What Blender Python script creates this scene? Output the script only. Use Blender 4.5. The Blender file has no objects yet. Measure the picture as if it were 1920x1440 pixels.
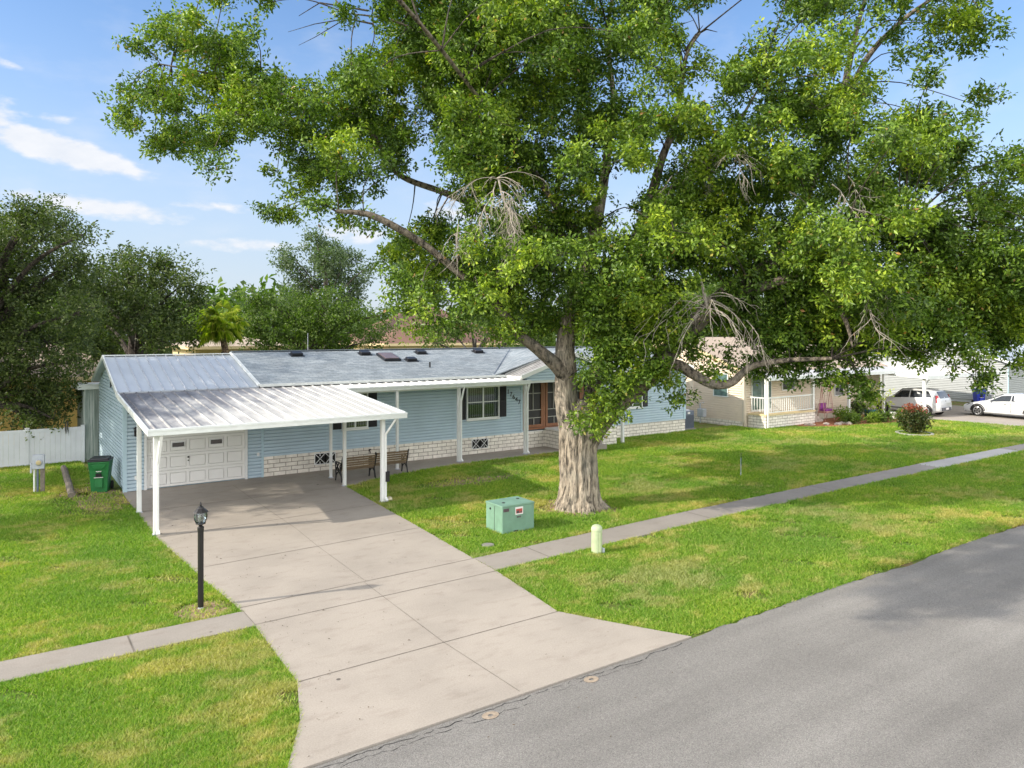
import bpy, bmesh, math, random
import numpy as np
from mathutils import Vector, Matrix
R = math.radians
random.seed(7); rng = np.random.default_rng(11)
S = bpy.context.scene
COL = S.collection

# ------------------------------------------------------------------ camera
CAM = Vector((-3.81, -26.21, 5.04)); YAW = R(34.5); FPX = 1390.0; HORIZ = 623.0
cd = bpy.data.cameras.new("camera"); cam = bpy.data.objects.new("camera", cd); COL.objects.link(cam)
cam.location = CAM; cam.rotation_euler = (R(90), 0, -YAW)
cd.sensor_width = 36; cd.lens = FPX / 1920 * 36; cd.shift_y = -(720 - HORIZ) / 1920
cd.clip_end = 2000; cd.clip_start = 0.1
S.camera = cam
FW = Vector((math.sin(YAW), math.cos(YAW), 0)); RT = Vector((math.cos(YAW), -math.sin(YAW), 0))
def at(u, v, depth):
    """world point seen at photo pixel (u, v) at the given distance along the view"""
    return CAM + (FW + RT * ((u - 960) / FPX) + Vector((0, 0, (HORIZ - v) / FPX))) * depth

# ------------------------------------------------------------------ sun, sky
SUN_EL = R(29.5); SUN_TRAVEL = R(-14)
sd = Vector((math.cos(SUN_TRAVEL) * math.cos(SUN_EL), math.sin(SUN_TRAVEL) * math.cos(SUN_EL), -math.sin(SUN_EL)))
sl = bpy.data.lights.new("sun", "SUN"); so = bpy.data.objects.new("sun", sl); COL.objects.link(so)
sl.energy = 3.0; sl.angle = R(0.5); sl.color = (1.0, 0.91, 0.77)
so.rotation_euler = sd.to_track_quat('-Z', 'Y').to_euler()
S.view_settings.view_transform = 'Standard'; S.view_settings.look = 'None'
S.view_settings.exposure = 0.86; S.view_settings.gamma = 1.0
W = bpy.data.worlds.new("World"); S.world = W; W.use_nodes = True
def build_world():
    nt = W.node_tree; nt.nodes.clear(); N = nt.nodes.new; L = nt.links.new
    out = N('ShaderNodeOutputWorld'); bg = N('ShaderNodeBackground'); L(bg.outputs[0], out.inputs[0])
    bg.inputs[1].default_value = 0.15
    sky = N('ShaderNodeTexSky'); sky.sky_type = 'NISHITA'; sky.sun_disc = False
    sky.sun_elevation = SUN_EL; sky.sun_rotation = math.atan2(-sd.x, -sd.y)
    sky.altitude = 0; sky.air_density = 1.0; sky.dust_density = 0.4; sky.ozone_density = 2.2
    tc = N('ShaderNodeTexCoord'); sep = N('ShaderNodeSeparateXYZ'); L(tc.outputs['Generated'], sep.inputs[0])
    def m(op, a, b=None, c=None):
        n = N('ShaderNodeMath'); n.operation = op
        for i, x in enumerate((a, b, c)):
            if x is None: continue
            if isinstance(x, (int, float)): n.inputs[i].default_value = x
            else: L(x, n.inputs[i])
        return n.outputs[0]
    az = m('MULTIPLY', m('ARCTAN2', sep.outputs[0], sep.outputs[1]), 180 / math.pi)
    el = m('MULTIPLY', m('ARCSINE', sep.outputs[2]), 180 / math.pi)
    comb = N('ShaderNodeCombineXYZ'); L(az, comb.inputs[0]); L(m('MULTIPLY', el, 2.2), comb.inputs[1])
    def noise(scale, det, rough, off):
        mp = N('ShaderNodeVectorMath'); mp.operation = 'ADD'; L(comb.outputs[0], mp.inputs[0]); mp.inputs[1].default_value = off
        n = N('ShaderNodeTexNoise'); n.inputs['Scale'].default_value = scale; n.inputs['Detail'].default_value = det
        n.inputs['Roughness'].default_value = rough; L(mp.outputs[0], n.inputs['Vector']); return n.outputs[0]
    n1 = noise(0.55, 6, 0.55, (3, 1, 0)); n2 = noise(0.16, 4, 0.6, (9, 5, 2))
    mask = None
    # azimuth, elevation, half width, half height, tilt, strength
    for a, e, w, h, t, s in [(3.0, 11.9, 5.6, 1.05, -0.20, 1.3), (-1.5, 13.0, 2.6, 1.6, 0, 1.2), (-0.3, 16.75, 1.6, 0.35, -0.25, .55), (-.2, 14.3, 1.1, .5, 0, .5),
                             (5.5, 8.4, 5.5, 0.75, -0.06, .95), (12.5, 8.95, 3.0, 0.35, -0.05, .5), (2.5, 13.8, 1.8, .3, 0, .35), (15, 6.3, 5, .5, 0, .6), (22.5, 7.4, 2.6, .8, -.05, .8),
                             (33, 9, 6, 1.2, 0, .7), (-22, 12, 9, 2.2, 0, 1.0), (62, 8, 9, 1.3, 0, .5), (-50, 20, 16, 4, 0, 1.0)]:
        da = m('SUBTRACT', az, a); de = m('SUBTRACT', m('SUBTRACT', el, e), m('MULTIPLY', da, t))
        q = m('ADD', m('POWER', m('ABSOLUTE', m('DIVIDE', da, w)), 2.0), m('POWER', m('ABSOLUTE', m('DIVIDE', de, h)), 2.0))
        f = m('MULTIPLY', m('SUBTRACT', 1.25, q), s)
        mask = f if mask is None else m('MAXIMUM', mask, f)
    mask = m('ADD', mask, m('MULTIPLY', m('SUBTRACT', n1, 0.5), 2.6))
    ms = N('ShaderNodeMapRange'); ms.interpolation_type = 'SMOOTHSTEP'; L(mask, ms.inputs[0])
    ms.inputs[1].default_value = 0.05; ms.inputs[2].default_value = 1.3
    veil = N('ShaderNodeMapRange'); veil.interpolation_type = 'SMOOTHSTEP'; L(n2, veil.inputs[0])
    veil.inputs[1].default_value = 0.42; veil.inputs[2].default_value = 0.8; veil.inputs[4].default_value = 0.22
    tot = m('MINIMUM', m('ADD', ms.outputs[0], veil.outputs[0]), 0.95)
    shade = N('ShaderNodeMix'); shade.data_type = 'RGBA'; L(m('MULTIPLY', n1, 1.0), shade.inputs[0])
    shade.inputs[6].default_value = (2.75, 3.0, 3.4, 1); shade.inputs[7].default_value = (3.9, 3.85, 3.85, 1)
    mix = N('ShaderNodeMix'); mix.data_type = 'RGBA'; L(tot, mix.inputs[0]); L(sky.outputs[0], mix.inputs[6]); L(shade.outputs[2], mix.inputs[7])
    hz_ = N('ShaderNodeMapRange'); hz_.interpolation_type = 'SMOOTHSTEP'; L(el, hz_.inputs[0]); hz_.inputs[1].default_value = 24; hz_.inputs[2].default_value = -1; hz_.inputs[4].default_value = .85
    low = N('ShaderNodeMix'); low.data_type = 'RGBA'; L(hz_.outputs[0], low.inputs[0]); L(sky.outputs[0], low.inputs[6]); low.inputs[7].default_value = (2.35, 2.6, 3.05, 1); 
    # the open blue, and unseen bright cloud added behind the viewpoint for fill light
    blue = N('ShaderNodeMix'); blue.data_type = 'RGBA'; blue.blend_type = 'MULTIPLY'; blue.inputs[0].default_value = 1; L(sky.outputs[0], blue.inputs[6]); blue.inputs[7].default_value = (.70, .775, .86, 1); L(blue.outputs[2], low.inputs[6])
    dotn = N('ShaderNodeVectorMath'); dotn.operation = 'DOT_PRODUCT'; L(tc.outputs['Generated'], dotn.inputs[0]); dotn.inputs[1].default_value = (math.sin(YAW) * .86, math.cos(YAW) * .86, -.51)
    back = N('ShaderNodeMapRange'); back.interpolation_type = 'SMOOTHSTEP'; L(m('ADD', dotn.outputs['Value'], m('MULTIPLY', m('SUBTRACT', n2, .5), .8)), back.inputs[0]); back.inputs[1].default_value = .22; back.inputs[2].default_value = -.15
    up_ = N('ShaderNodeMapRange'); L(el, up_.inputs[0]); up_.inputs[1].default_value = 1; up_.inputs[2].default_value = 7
    fill_bank = N('ShaderNodeMix'); fill_bank.data_type = 'RGBA'; L(m('MULTIPLY', m('MULTIPLY', back.outputs[0], up_.outputs[0]), .8), fill_bank.inputs[0]); L(low.outputs[2], fill_bank.inputs[6]); hi_ = N('ShaderNodeMapRange'); hi_.interpolation_type = 'SMOOTHSTEP'; L(el, hi_.inputs[0]); hi_.inputs[1].default_value = 28; hi_.inputs[2].default_value = 62
    tops = N('ShaderNodeMix'); tops.data_type = 'RGBA'; L(hi_.outputs[0], tops.inputs[0]); tops.inputs[6].default_value = (12.5, 12.2, 11.9, 1); tops.inputs[7].default_value = (4.2, 4.3, 4.6, 1); L(tops.outputs[2], fill_bank.inputs[7]); L(fill_bank.outputs[2], mix.inputs[6])
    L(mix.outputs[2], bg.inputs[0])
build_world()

# ------------------------------------------------------------------ helpers
def link(o, parent=None):
    COL.objects.link(o)
    if parent is not None: o.parent = parent
    return o
def tag(o, label=None, cat=None, group=None, kind=None):
    if label: o['label'] = label
    if cat: o['category'] = cat
    if group: o['group'] = group
    if kind: o['kind'] = kind
    return o
def thing(name, label, cat, loc=(0, 0, 0), rz=0, group=None):
    o = bpy.data.objects.new(name, None); o.empty_display_size = .2
    o.location = loc; o.rotation_euler = (0, 0, rz); link(o); return tag(o, label, cat, group)
def copy_tree(o, parent=None):
    c = o.copy(); link(c, parent)
    for ch in list(o.children): copy_tree(ch, c)
    return c

class MB:
    def __init__(s): s.v = []; s.f = []; s.smooth = False
    def add(s, vs, fs):
        n = len(s.v); s.v += [tuple(p) for p in vs]; s.f += [tuple(i + n for i in f) for f in fs]; return s
    def box(s, x0, x1, y0, y1, z0, z1):
        return s.add([(x0,y0,z0),(x1,y0,z0),(x1,y1,z0),(x0,y1,z0),(x0,y0,z1),(x1,y0,z1),(x1,y1,z1),(x0,y1,z1)],
                     [(0,3,2,1),(4,5,6,7),(0,1,5,4),(1,2,6,5),(2,3,7,6),(3,0,4,7)])
    def obox(s, c, size, rot):
        hx, hy, hz = [k / 2 for k in size]; c = Vector(c)
        vs = [c + rot @ Vector((sx*hx, sy*hy, sz*hz)) for sz in (-1,1) for sx, sy in ((-1,-1),(1,-1),(1,1),(-1,1))]
        return s.add(vs, [(0,3,2,1),(4,5,6,7),(0,1,5,4),(1,2,6,5),(2,3,7,6),(3,0,4,7)])
    def bar(s, a, b, w, h, up=(0,0,1)):
        a = Vector(a); b = Vector(b); d = (b - a); L = d.length; d.normalize(); up = Vector(up)
        if abs(d.dot(up)) > .98: up = Vector((1,0,0))
        x = d.cross(up).normalized(); z = x.cross(d).normalized()
        return s.obox((a + b) / 2, (w, L, h), Matrix((x, d, z)).transposed())
    def quad(s, a, b, c, d): return s.add([a,b,c,d], [(0,1,2,3)])
    def poly(s, pts): return s.add(pts, [tuple(range(len(pts)))])
    def prism(s, pts, off):
        off = Vector(off); n = len(pts); p2 = [Vector(p) + off for p in pts]
        fs = [tuple(range(n))[::-1], tuple(range(n, 2*n))] + [(i, (i+1) % n, n + (i+1) % n, n + i) for i in range(n)]
        return s.add(list(pts) + p2, fs)
    def tube(s, pts, rad, n=8, cap=True, wob=0.0):
        pts = [Vector(p) for p in pts]; m = len(pts); vs = []
        if not hasattr(rad, '__len__'): rad = [rad] * m
        ref = Vector((0.31, 0.87, 0.12))
        for i, p in enumerate(pts):
            d = (pts[min(i+1, m-1)] - pts[max(i-1, 0)]).normalized()
            r = ref if abs(d.dot(ref)) < .95 else Vector((1, 0, 0))
            a = d.cross(r).normalized(); b = d.cross(a)
            for k in range(n):
                t = 2 * math.pi * k / n; w = 1 + wob * (random.random() - .5)
                vs.append(p + (a * math.cos(t) + b * math.sin(t)) * rad[i] * w)
        fs = [(i*n + k, i*n + (k+1) % n, (i+1)*n + (k+1) % n, (i+1)*n + k) for i in range(m-1) for k in range(n)]
        if cap: fs += [tuple(range(n))[::-1], tuple(range((m-1)*n, m*n))]
        return s.add(vs, fs)
    def lathe(s, prof, c=(0,0,0), n=16, axis='z'):
        vs = []; m = len(prof)
        for r, h in prof:
            for k in range(n):
                t = 2*math.pi*k/n
                p = (r*math.cos(t), r*math.sin(t), h)
                if axis == 'y': p = (p[0], p[2], p[1])
                if axis == 'x': p = (p[2], p[0], p[1])
                vs.append((p[0]+c[0], p[1]+c[1], p[2]+c[2]))
        fs = [(i*n+k, i*n+(k+1) % n, (i+1)*n+(k+1) % n, (i+1)*n+k) for i in range(m-1) for k in range(n)]
        fs += [tuple(range(n))[::-1], tuple(range((m-1)*n, m*n))]
        return s.add(vs, fs)
    def build(s, name, mat, parent=None, smooth=False, bevel=0):
        me = bpy.data.meshes.new(name); me.from_pydata(s.v, [], s.f); me.update()
        bm = bmesh.new(); bm.from_mesh(me); bmesh.ops.recalc_face_normals(bm, faces=bm.faces)
        if bevel: bmesh.ops.bevel(bm, geom=[e for e in bm.edges if len(e.link_faces) == 2 and e.calc_face_angle(0) > .6], offset=bevel, segments=2, affect='EDGES', profile=.5)
        bm.to_mesh(me); bm.free()
        if smooth:
            me.polygons.foreach_set('use_smooth', [True] * len(me.polygons))
            try: me.set_sharp_from_angle(angle=R(40))
            except Exception: pass
        me.materials.append(mat); return link(bpy.data.objects.new(name, me), parent)

def np_mesh(name, V, F, mat, parent=None, smooth=False, uv=None):
    me = bpy.data.meshes.new(name); k = F.shape[1]
    me.vertices.add(len(V)); me.vertices.foreach_set('co', V.astype(np.float32).ravel())
    me.loops.add(F.size); me.loops.foreach_set('vertex_index', F.astype(np.int32).ravel())
    me.polygons.add(len(F)); me.polygons.foreach_set('loop_start', np.arange(0, F.size, k, dtype=np.int32))
    if smooth: me.polygons.foreach_set('use_smooth', np.ones(len(F), dtype=bool))
    me.update(); me.validate(); me.materials.append(mat)
    return link(bpy.data.objects.new(name, me), parent)

# ------------------------------------------------------------------ materials
def node_mat(name):
    m = bpy.data.materials.new(name); m.use_nodes = True; nt = m.node_tree
    b = nt.nodes['Principled BSDF']; return m, nt, b, nt.nodes.new, nt.links.new
def coord(nt, kind='Object', scale=(1,1,1)):
    tc = nt.nodes.new('ShaderNodeTexCoord'); mp = nt.nodes.new('ShaderNodeMapping'); mp.inputs['Scale'].default_value = scale
    nt.links.new(tc.outputs[kind], mp.inputs[0]); return mp.outputs[0]
def world_pos(nt, scale=(1,1,1)):
    g = nt.nodes.new('ShaderNodeNewGeometry'); mp = nt.nodes.new('ShaderNodeMapping'); mp.inputs['Scale'].default_value = scale
    nt.links.new(g.outputs['Position'], mp.inputs[0]); return mp.outputs[0]
def noise(nt, vec, scale, det=4, rough=.55):
    n = nt.nodes.new('ShaderNodeTexNoise'); n.inputs['Scale'].default_value = scale; n.inputs['Detail'].default_value = det
    n.inputs['Roughness'].default_value = rough; nt.links.new(vec, n.inputs['Vector']); return n.outputs[0]
def ramp(nt, fac, stops):
    r = nt.nodes.new('ShaderNodeValToRGB'); e = r.color_ramp.elements
    while len(e) < len(stops): e.new(.5)
    for i, (p, c) in enumerate(stops): e[i].position = p; e[i].color = (*c, 1) if len(c) == 3 else c
    nt.links.new(fac, r.inputs[0]); return r.outputs[0]
def mixc(nt, fac, a, b, mode='MIX'):
    n = nt.nodes.new('ShaderNodeMix'); n.data_type = 'RGBA'; n.blend_type = mode
    for s, i in ((fac, 0), (a, 6), (b, 7)):
        if isinstance(s, (int, float)): n.inputs[i].default_value = s
        elif isinstance(s, tuple): n.inputs[i].default_value = (*s, 1)
        else: nt.links.new(s, n.inputs[i])
    return n.outputs[2]
def bump(nt, b, h, strength=.3, dist=.02):
    n = nt.nodes.new('ShaderNodeBump'); n.inputs['Strength'].default_value = strength; n.inputs['Distance'].default_value = dist
    nt.links.new(h, n.inputs['Height']); nt.links.new(n.outputs[0], b.inputs['Normal'])
def mat(name, col, rough=.6, var=.12, scale=2.0, metal=0, bmp=0, bscale=60, spec=.5, stretch=(1,1,1)):
    m, nt, b, N, L = node_mat(name)
    v = world_pos(nt, stretch); n1 = noise(nt, v, scale, 6, .6)
    lo = tuple(c * (1 - var) for c in col); hi = tuple(min(1, c * (1 + var)) for c in col)
    L(ramp(nt, n1, [(.3, lo), (.7, hi)]), b.inputs['Base Color'])
    b.inputs['Roughness'].default_value = rough; b.inputs['Metallic'].default_value = metal; b.inputs['Specular IOR Level'].default_value = spec
    if bmp: bump(nt, b, noise(nt, world_pos(nt), bscale, 3), bmp, .01)
    return m
M = {}
M['siding'] = mat('siding_blue', (.47, .59, .67), .55, .06, 1.2)
M['siding_trim'] = mat('trim_blue', (.45, .60, .68), .5, .05)
M['white'] = mat('white_paint', (.78, .79, .78), .45, .05, 3)
M['white_door'] = mat('door_white', (.84, .83, .80), .45, .03, 2)
M['gutter'] = mat('gutter_white', (.72, .75, .74), .4, .10, 4, stretch=(1, 1, 3))
M['black'] = mat('black_paint', (.012, .012, .013), .45, .2)
M['shutter'] = mat('shutter_black', (.014, .013, .016), .6, .2)
M['wood_brown'] = mat('stained_wood', (.26, .105, .045), .5, .25, 6, stretch=(4, 4, .6))
M['screen'] = mat('insect_screen', (.022, .020, .020), .55, .3, 1.5)
M['joint'] = mat('joint_sand', (.15, .13, .11), .95, .5, 3)
M['dark'] = mat('dark_gap', (.01, .01, .01), .8, 0)
M['curtain'] = mat('blinds', (.36, .35, .31), .7, .1, 3)
M['green_box'] = mat('utility_green', (.17, .30, .22), .5, .16, 3)
M['green_box2'] = mat('pedestal_green', (.40, .47, .29), .5, .12, 5)
M['bin_green'] = mat('bin_green', (.018, .17, .045), .45, .15, 4)
M['bin_lid'] = mat('bin_lid', (.016, .017, .022), .4, .2)
M['bin_blue'] = mat('bin_blue', (.02, .04, .42), .45, .15, 4)
M['grey_metal'] = mat('grey_metal', (.45, .48, .54), .45, .1, 5)
M['grey_wood'] = mat('weathered_wood', (.20, .17, .14), .85, .4, 6, bmp=.6, bscale=30, stretch=(3, 3, 3))
M['lamp_black'] = mat('lamp_iron', (.013, .012, .013), .4, .2)
M['bench_iron'] = mat('bench_iron', (.012, .012, .013), .5, .2)
M['bench_wood'] = mat('bench_slat', (.20, .14, .085), .6, .3, 5, stretch=(1, 6, 6))
M['tan'] = mat('siding_tan', (.80, .69, .57), .6, .05, 1.5)
M['tan_trim'] = mat('tan_trim', (.66, .57, .47), .6, .05)
M['yellow'] = mat('yellow_stucco', (.62, .43, .13), .8, .08, 2)
M['cream'] = mat('cream_stucco', (.70, .56, .33), .8, .06, 2)
M['white_siding'] = mat('white_siding', (.42, .44, .45), .55, .04, 1.5)
M['rubber'] = mat('tyre_rubber', (.012, .012, .012), .8, .3)
M['rim'] = mat('alloy_rim', (.55, .56, .58), .3, .05, metal=.7)
M['soil'] = mat('soil', (.13, .085, .055), .95, .5, 6, bmp=.7, bscale=40)
M['mulch'] = mat('red_mulch', (.30, .115, .05), .95, .5, 9, bmp=.8, bscale=30)
M['rubble'] = mat('pale_rubble', (.45, .38, .33), .9, .4, 5, bmp=.8, bscale=14)
M['skylight'] = mat('skylight_dome', (.17, .12, .11), .2, .2)
M['purple'] = mat('purple_fabric', (.25, .04, .24), .7, .2); M['rope'] = mat('pink_rope', (.55, .30, .26), .8, .2)
M['teal'] = mat('teal_pot', (.02, .16, .24), .4, .15); M['pot_black'] = mat('black_pot', (.02, .02, .02), .5, .2)
M['cream_rock'] = mat('cream_rock', (.62, .56, .40), .9, .2, 8)
M['sticker_white'] = mat('sticker_white', (.75, .72, .70), .5, .05); M['sticker_red'] = mat('sticker_red', (.42, .07, .06), .5, .3, 30); M['sticker_ink'] = mat('sticker_ink', (.09, .06, .07), .5, .4, 40)
M['ring'] = mat('ring_paint', (.31, .25, .19), .8, .25, 20)
M['valve'] = mat('valve_lid', (.22, .21, .19), .85, .2, 8)
M['fence'] = mat('vinyl_white', (.66, .68, .72), .4, .06, 2)
M['orange_roof'] = mat('roof_brown', (.20, .115, .085), .9, .3, 14)
M['tan_roof'] = mat('roof_tan', (.42, .34, .27), .9, .25, 12)
M['pale_roof'] = mat('roof_pale', (.30, .35, .41), .8, .15, 10)
M['ac'] = mat('ac_blue_grey', (.13, .16, .22), .5, .15, 6)
M['red_tail'] = mat('tail_red', (.42, .012, .02), .2, .1)
M['chrome'] = mat('chrome', (.6, .6, .6), .15, 0, metal=1)

def glass_mat():
    m, nt, b, N, L = node_mat('window_glass')
    out = nt.nodes['Material Output']; tr = N('ShaderNodeBsdfTransparent'); tr.inputs[0].default_value = (.75, .8, .8, 1)
    gl = N('ShaderNodeBsdfGlossy'); gl.inputs['Roughness'].default_value = .02; gl.inputs[0].default_value = (.9, .95, 1, 1)
    fr = N('ShaderNodeFresnel'); fr.inputs[0].default_value = 1.55; mx = N('ShaderNodeMixShader')
    mm = N('ShaderNodeMath'); mm.operation = 'MULTIPLY_ADD'; L(fr.outputs[0], mm.inputs[0]); mm.inputs[1].default_value = .7; mm.inputs[2].default_value = .02
    L(mm.outputs[0], mx.inputs[0]); L(tr.outputs[0], mx.inputs[1]); L(gl.outputs[0], mx.inputs[2]); L(mx.outputs[0], out.inputs[0]); nt.nodes.remove(b); return m
M['glass'] = glass_mat()
def dark_glass(name, c=(.02, .025, .03)):
    m, nt, b, N, L = node_mat(name); b.inputs['Base Color'].default_value = (*c, 1); b.inputs['Roughness'].default_value = .04; b.inputs['Specular IOR Level'].default_value = .9
    n = noise(nt, world_pos(nt), 3); L(ramp(nt, n, [(.3, tuple(k*.6 for k in c)), (.8, tuple(k*1.6 for k in c))]), b.inputs['Base Color']); return m
M['dark_glass'] = dark_glass('dark_glass'); M['green_glass'] = dark_glass('door_glass', (.10, .17, .16))
def brick_mat(name, c1, c2, mortar, bw, bh, ms, rough=.85, xz=True, var=.15, bmpst=.5):
    m, nt, b, N, L = node_mat(name)
    g = N('ShaderNodeNewGeometry'); sp = N('ShaderNodeSeparateXYZ'); L(g.outputs['Position'], sp.inputs[0]); cb = N('ShaderNodeCombineXYZ')
    ad = N('ShaderNodeMath'); ad.operation = 'ADD'; L(sp.outputs[0], ad.inputs[0])
    if xz == 'x': pass
    if xz: L(sp.outputs[1], ad.inputs[1]); L(ad.outputs[0], cb.inputs[0]); L(sp.outputs[2], cb.inputs[1])
    else: L(sp.outputs[0], cb.inputs[0]); L(sp.outputs[1], cb.inputs[1])
    t = N('ShaderNodeTexBrick'); L(cb.outputs[0], t.inputs['Vector']); t.inputs['Scale'].default_value = 1
    t.inputs['Brick Width'].default_value = bw; t.inputs['Row Height'].default_value = bh; t.inputs['Mortar Size'].default_value = ms; t.inputs['Mortar Smooth'].default_value = .2
    t.inputs['Color1'].default_value = (*c1, 1); t.inputs['Color2'].default_value = (*c2, 1); t.inputs['Mortar'].default_value = (*mortar, 1); t.inputs['Bias'].default_value = 0
    n = noise(nt, world_pos(nt), 7, 6)
    n2 = noise(nt, world_pos(nt), .9, 4)
    c = mixc(nt, 1.0, t.outputs[0], ramp(nt, n, [(.25, (1-var,)*3), (.75, (1+var,)*3)]), 'MULTIPLY')
    c = mixc(nt, 1.0, c, ramp(nt, n2, [(.3, (1-var,)*3), (.7, (1+var*.6,)*3)]), 'MULTIPLY')
    L(c, b.inputs['Base Color']); b.inputs['Roughness'].default_value = rough
    inv = N('ShaderNodeMath'); inv.operation = 'MULTIPLY_ADD'; L(t.outputs['Fac'], inv.inputs[0]); inv.inputs[1].default_value = -1.5; L(n, inv.inputs[2])
    bump(nt, b, inv.outputs[0], bmpst, .02); return m
M['brick'] = brick_mat('white_block', (.88, .83, .75), (.78, .73, .65), (.27, .22, .17), .42, .146, .011)
M['shingle'] = brick_mat('shingle_blue_grey', (.21, .25, .285), (.33, .37, .405), (.15, .175, .20), .33, .125, .008, .95, False, .16, .25)
def stained_metal():
    m, nt, b, N, L = node_mat('stained_pan_roof')
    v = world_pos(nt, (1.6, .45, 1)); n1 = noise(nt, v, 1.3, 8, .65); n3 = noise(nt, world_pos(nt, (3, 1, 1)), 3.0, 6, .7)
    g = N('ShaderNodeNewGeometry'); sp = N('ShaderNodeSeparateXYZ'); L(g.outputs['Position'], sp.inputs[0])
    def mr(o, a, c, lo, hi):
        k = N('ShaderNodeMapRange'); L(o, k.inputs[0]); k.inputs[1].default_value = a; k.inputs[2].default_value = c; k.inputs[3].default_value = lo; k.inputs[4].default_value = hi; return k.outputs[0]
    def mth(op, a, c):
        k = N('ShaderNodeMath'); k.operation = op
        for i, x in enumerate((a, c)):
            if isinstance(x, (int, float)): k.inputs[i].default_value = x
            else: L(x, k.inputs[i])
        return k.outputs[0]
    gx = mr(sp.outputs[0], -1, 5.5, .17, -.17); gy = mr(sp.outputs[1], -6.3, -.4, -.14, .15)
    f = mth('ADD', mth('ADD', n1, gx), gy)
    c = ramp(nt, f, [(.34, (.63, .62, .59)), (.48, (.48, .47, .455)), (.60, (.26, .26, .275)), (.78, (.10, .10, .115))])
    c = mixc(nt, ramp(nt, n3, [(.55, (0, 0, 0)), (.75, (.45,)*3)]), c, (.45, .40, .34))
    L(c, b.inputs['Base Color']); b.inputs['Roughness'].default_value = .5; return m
M['pan'] = stained_metal()
M['far_rib'] = mat('far_pan', (.48, .48, .47), .5, .12, 2)
M['rib'] = mat('pan_rib', (.70, .70, .68), .45, .16, 3, stretch=(1, .4, 1))
M['seam_metal'] = mat('seam_metal', (.52, .56, .60), .4, .08, 2, stretch=(1.5, .3, 1), metal=.25)
M['grey_pan'] = mat('grey_pan', (.40, .39, .38), .5, .25, 4, stretch=(.5, 2, 1))
def streak_mat():
    m, nt, b, N, L = node_mat('streaked_panel')
    n = noise(nt, world_pos(nt, (9, 9, .35)), 1.6, 6, .7)
    L(ramp(nt, n, [(.33, (.10, .14, .12)), (.5, (.25, .31, .28)), (.68, (.55, .58, .55))]), b.inputs['Base Color']); b.inputs['Roughness'].default_value = .5; return m
M['streak'] = streak_mat()
def concrete(name, c, spots=.5, tint=(.20, .16, .13)):
    m, nt, b, N, L = node_mat(name)
    v = world_pos(nt); big = noise(nt, v, .55, 6, .6); mid = noise(nt, world_pos(nt, (1, 2.2, 1)), 1.7, 7, .65); fine = noise(nt, v, 42, 4, .75)
    col = ramp(nt, big, [(.3, tuple(k*.84 for k in c)), (.55, c), (.75, tuple(min(1, k*1.07) for k in c))])
    col = mixc(nt, ramp(nt, mid, [(.52, (0,)*3), (.78, (spots,)*3)]), col, tint)
    col = mixc(nt, 1.0, col, ramp(nt, fine, [(.3, (.84,)*3), (.7, (1.13,)*3)]), 'MULTIPLY')
    vor = N('ShaderNodeTexVoronoi'); vor.inputs['Scale'].default_value = .9; L(v, vor.inputs['Vector'])
    dots = ramp(nt, vor.outputs['Distance'], [(.0, (1,)*3), (.028, (1,)*3), (.036, (0,)*3)])
    col = mixc(nt, dots, col, (.10, .085, .075))
    L(col, b.inputs['Base Color']); b.inputs['Roughness'].default_value = .9; bump(nt, b, fine, .25, .005); return m
M['drive'] = concrete('driveway_concrete', (.36, .320, .278))
M['walk'] = concrete('sidewalk_concrete', (.29, .262, .232), .6)
M['walk_new'] = concrete('new_concrete', (.44, .42, .395), .15)
def asphalt():
    m, nt, b, N, L = node_mat('asphalt')
    v = world_pos(nt); fine = noise(nt, v, 75, 3, .8); big = noise(nt, v, .35, 5); vor = N('ShaderNodeTexVoronoi'); vor.inputs['Scale'].default_value = 75; L(v, vor.inputs['Vector'])
    c = ramp(nt, fine, [(.28, (.12, .112, .102)), (.5, (.29, .27, .25)), (.72, (.56, .525, .485))])
    c = mixc(nt, .35, c, mixc(nt, 1.0, vor.outputs['Color'], (.34, .33, .32), 'MULTIPLY'))
    hs = N('ShaderNodeHueSaturation'); hs.inputs['Saturation'].default_value = .08; L(c, hs.inputs['Color']); c = mixc(nt, 1.0, hs.outputs[0], (.76, .73, .69), 'MULTIPLY')
    c = mixc(nt, 1.0, c, ramp(nt, big, [(.3, (.86,)*3), (.7, (1.12,)*3)]), 'MULTIPLY')
    c = mixc(nt, 1.0, c, ramp(nt, noise(nt, world_pos(nt, (.06, 1.3, 1)), 1.0, 4), [(.35, (.88,)*3), (.65, (1.14,)*3)]), 'MULTIPLY')
    spots = noise(nt, v, 1.1, 3, .5)
    c = mixc(nt, ramp(nt, spots, [(.70, (0,)*3), (.80, (.5,)*3)]), c, (.09, .085, .085))
    L(c, b.inputs['Base Color']); b.inputs['Roughness'].default_value = .92; bump(nt, b, fine, .6, .012); return m
M['asphalt'] = asphalt()
def lawn_patch(nt):
    """0..1 dryness of the turf at this spot"""
    v = world_pos(nt); a = noise(nt, v, .42, 5, .6); c = noise(nt, world_pos(nt, (1.0, 1.6, 1)), 1.35, 5, .65)
    k = nt.nodes.new('ShaderNodeMath'); k.operation = 'MULTIPLY_ADD'; nt.links.new(c, k.inputs[0]); k.inputs[1].default_value = .75; nt.links.new(a, k.inputs[2]); return k.outputs[0]
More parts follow.
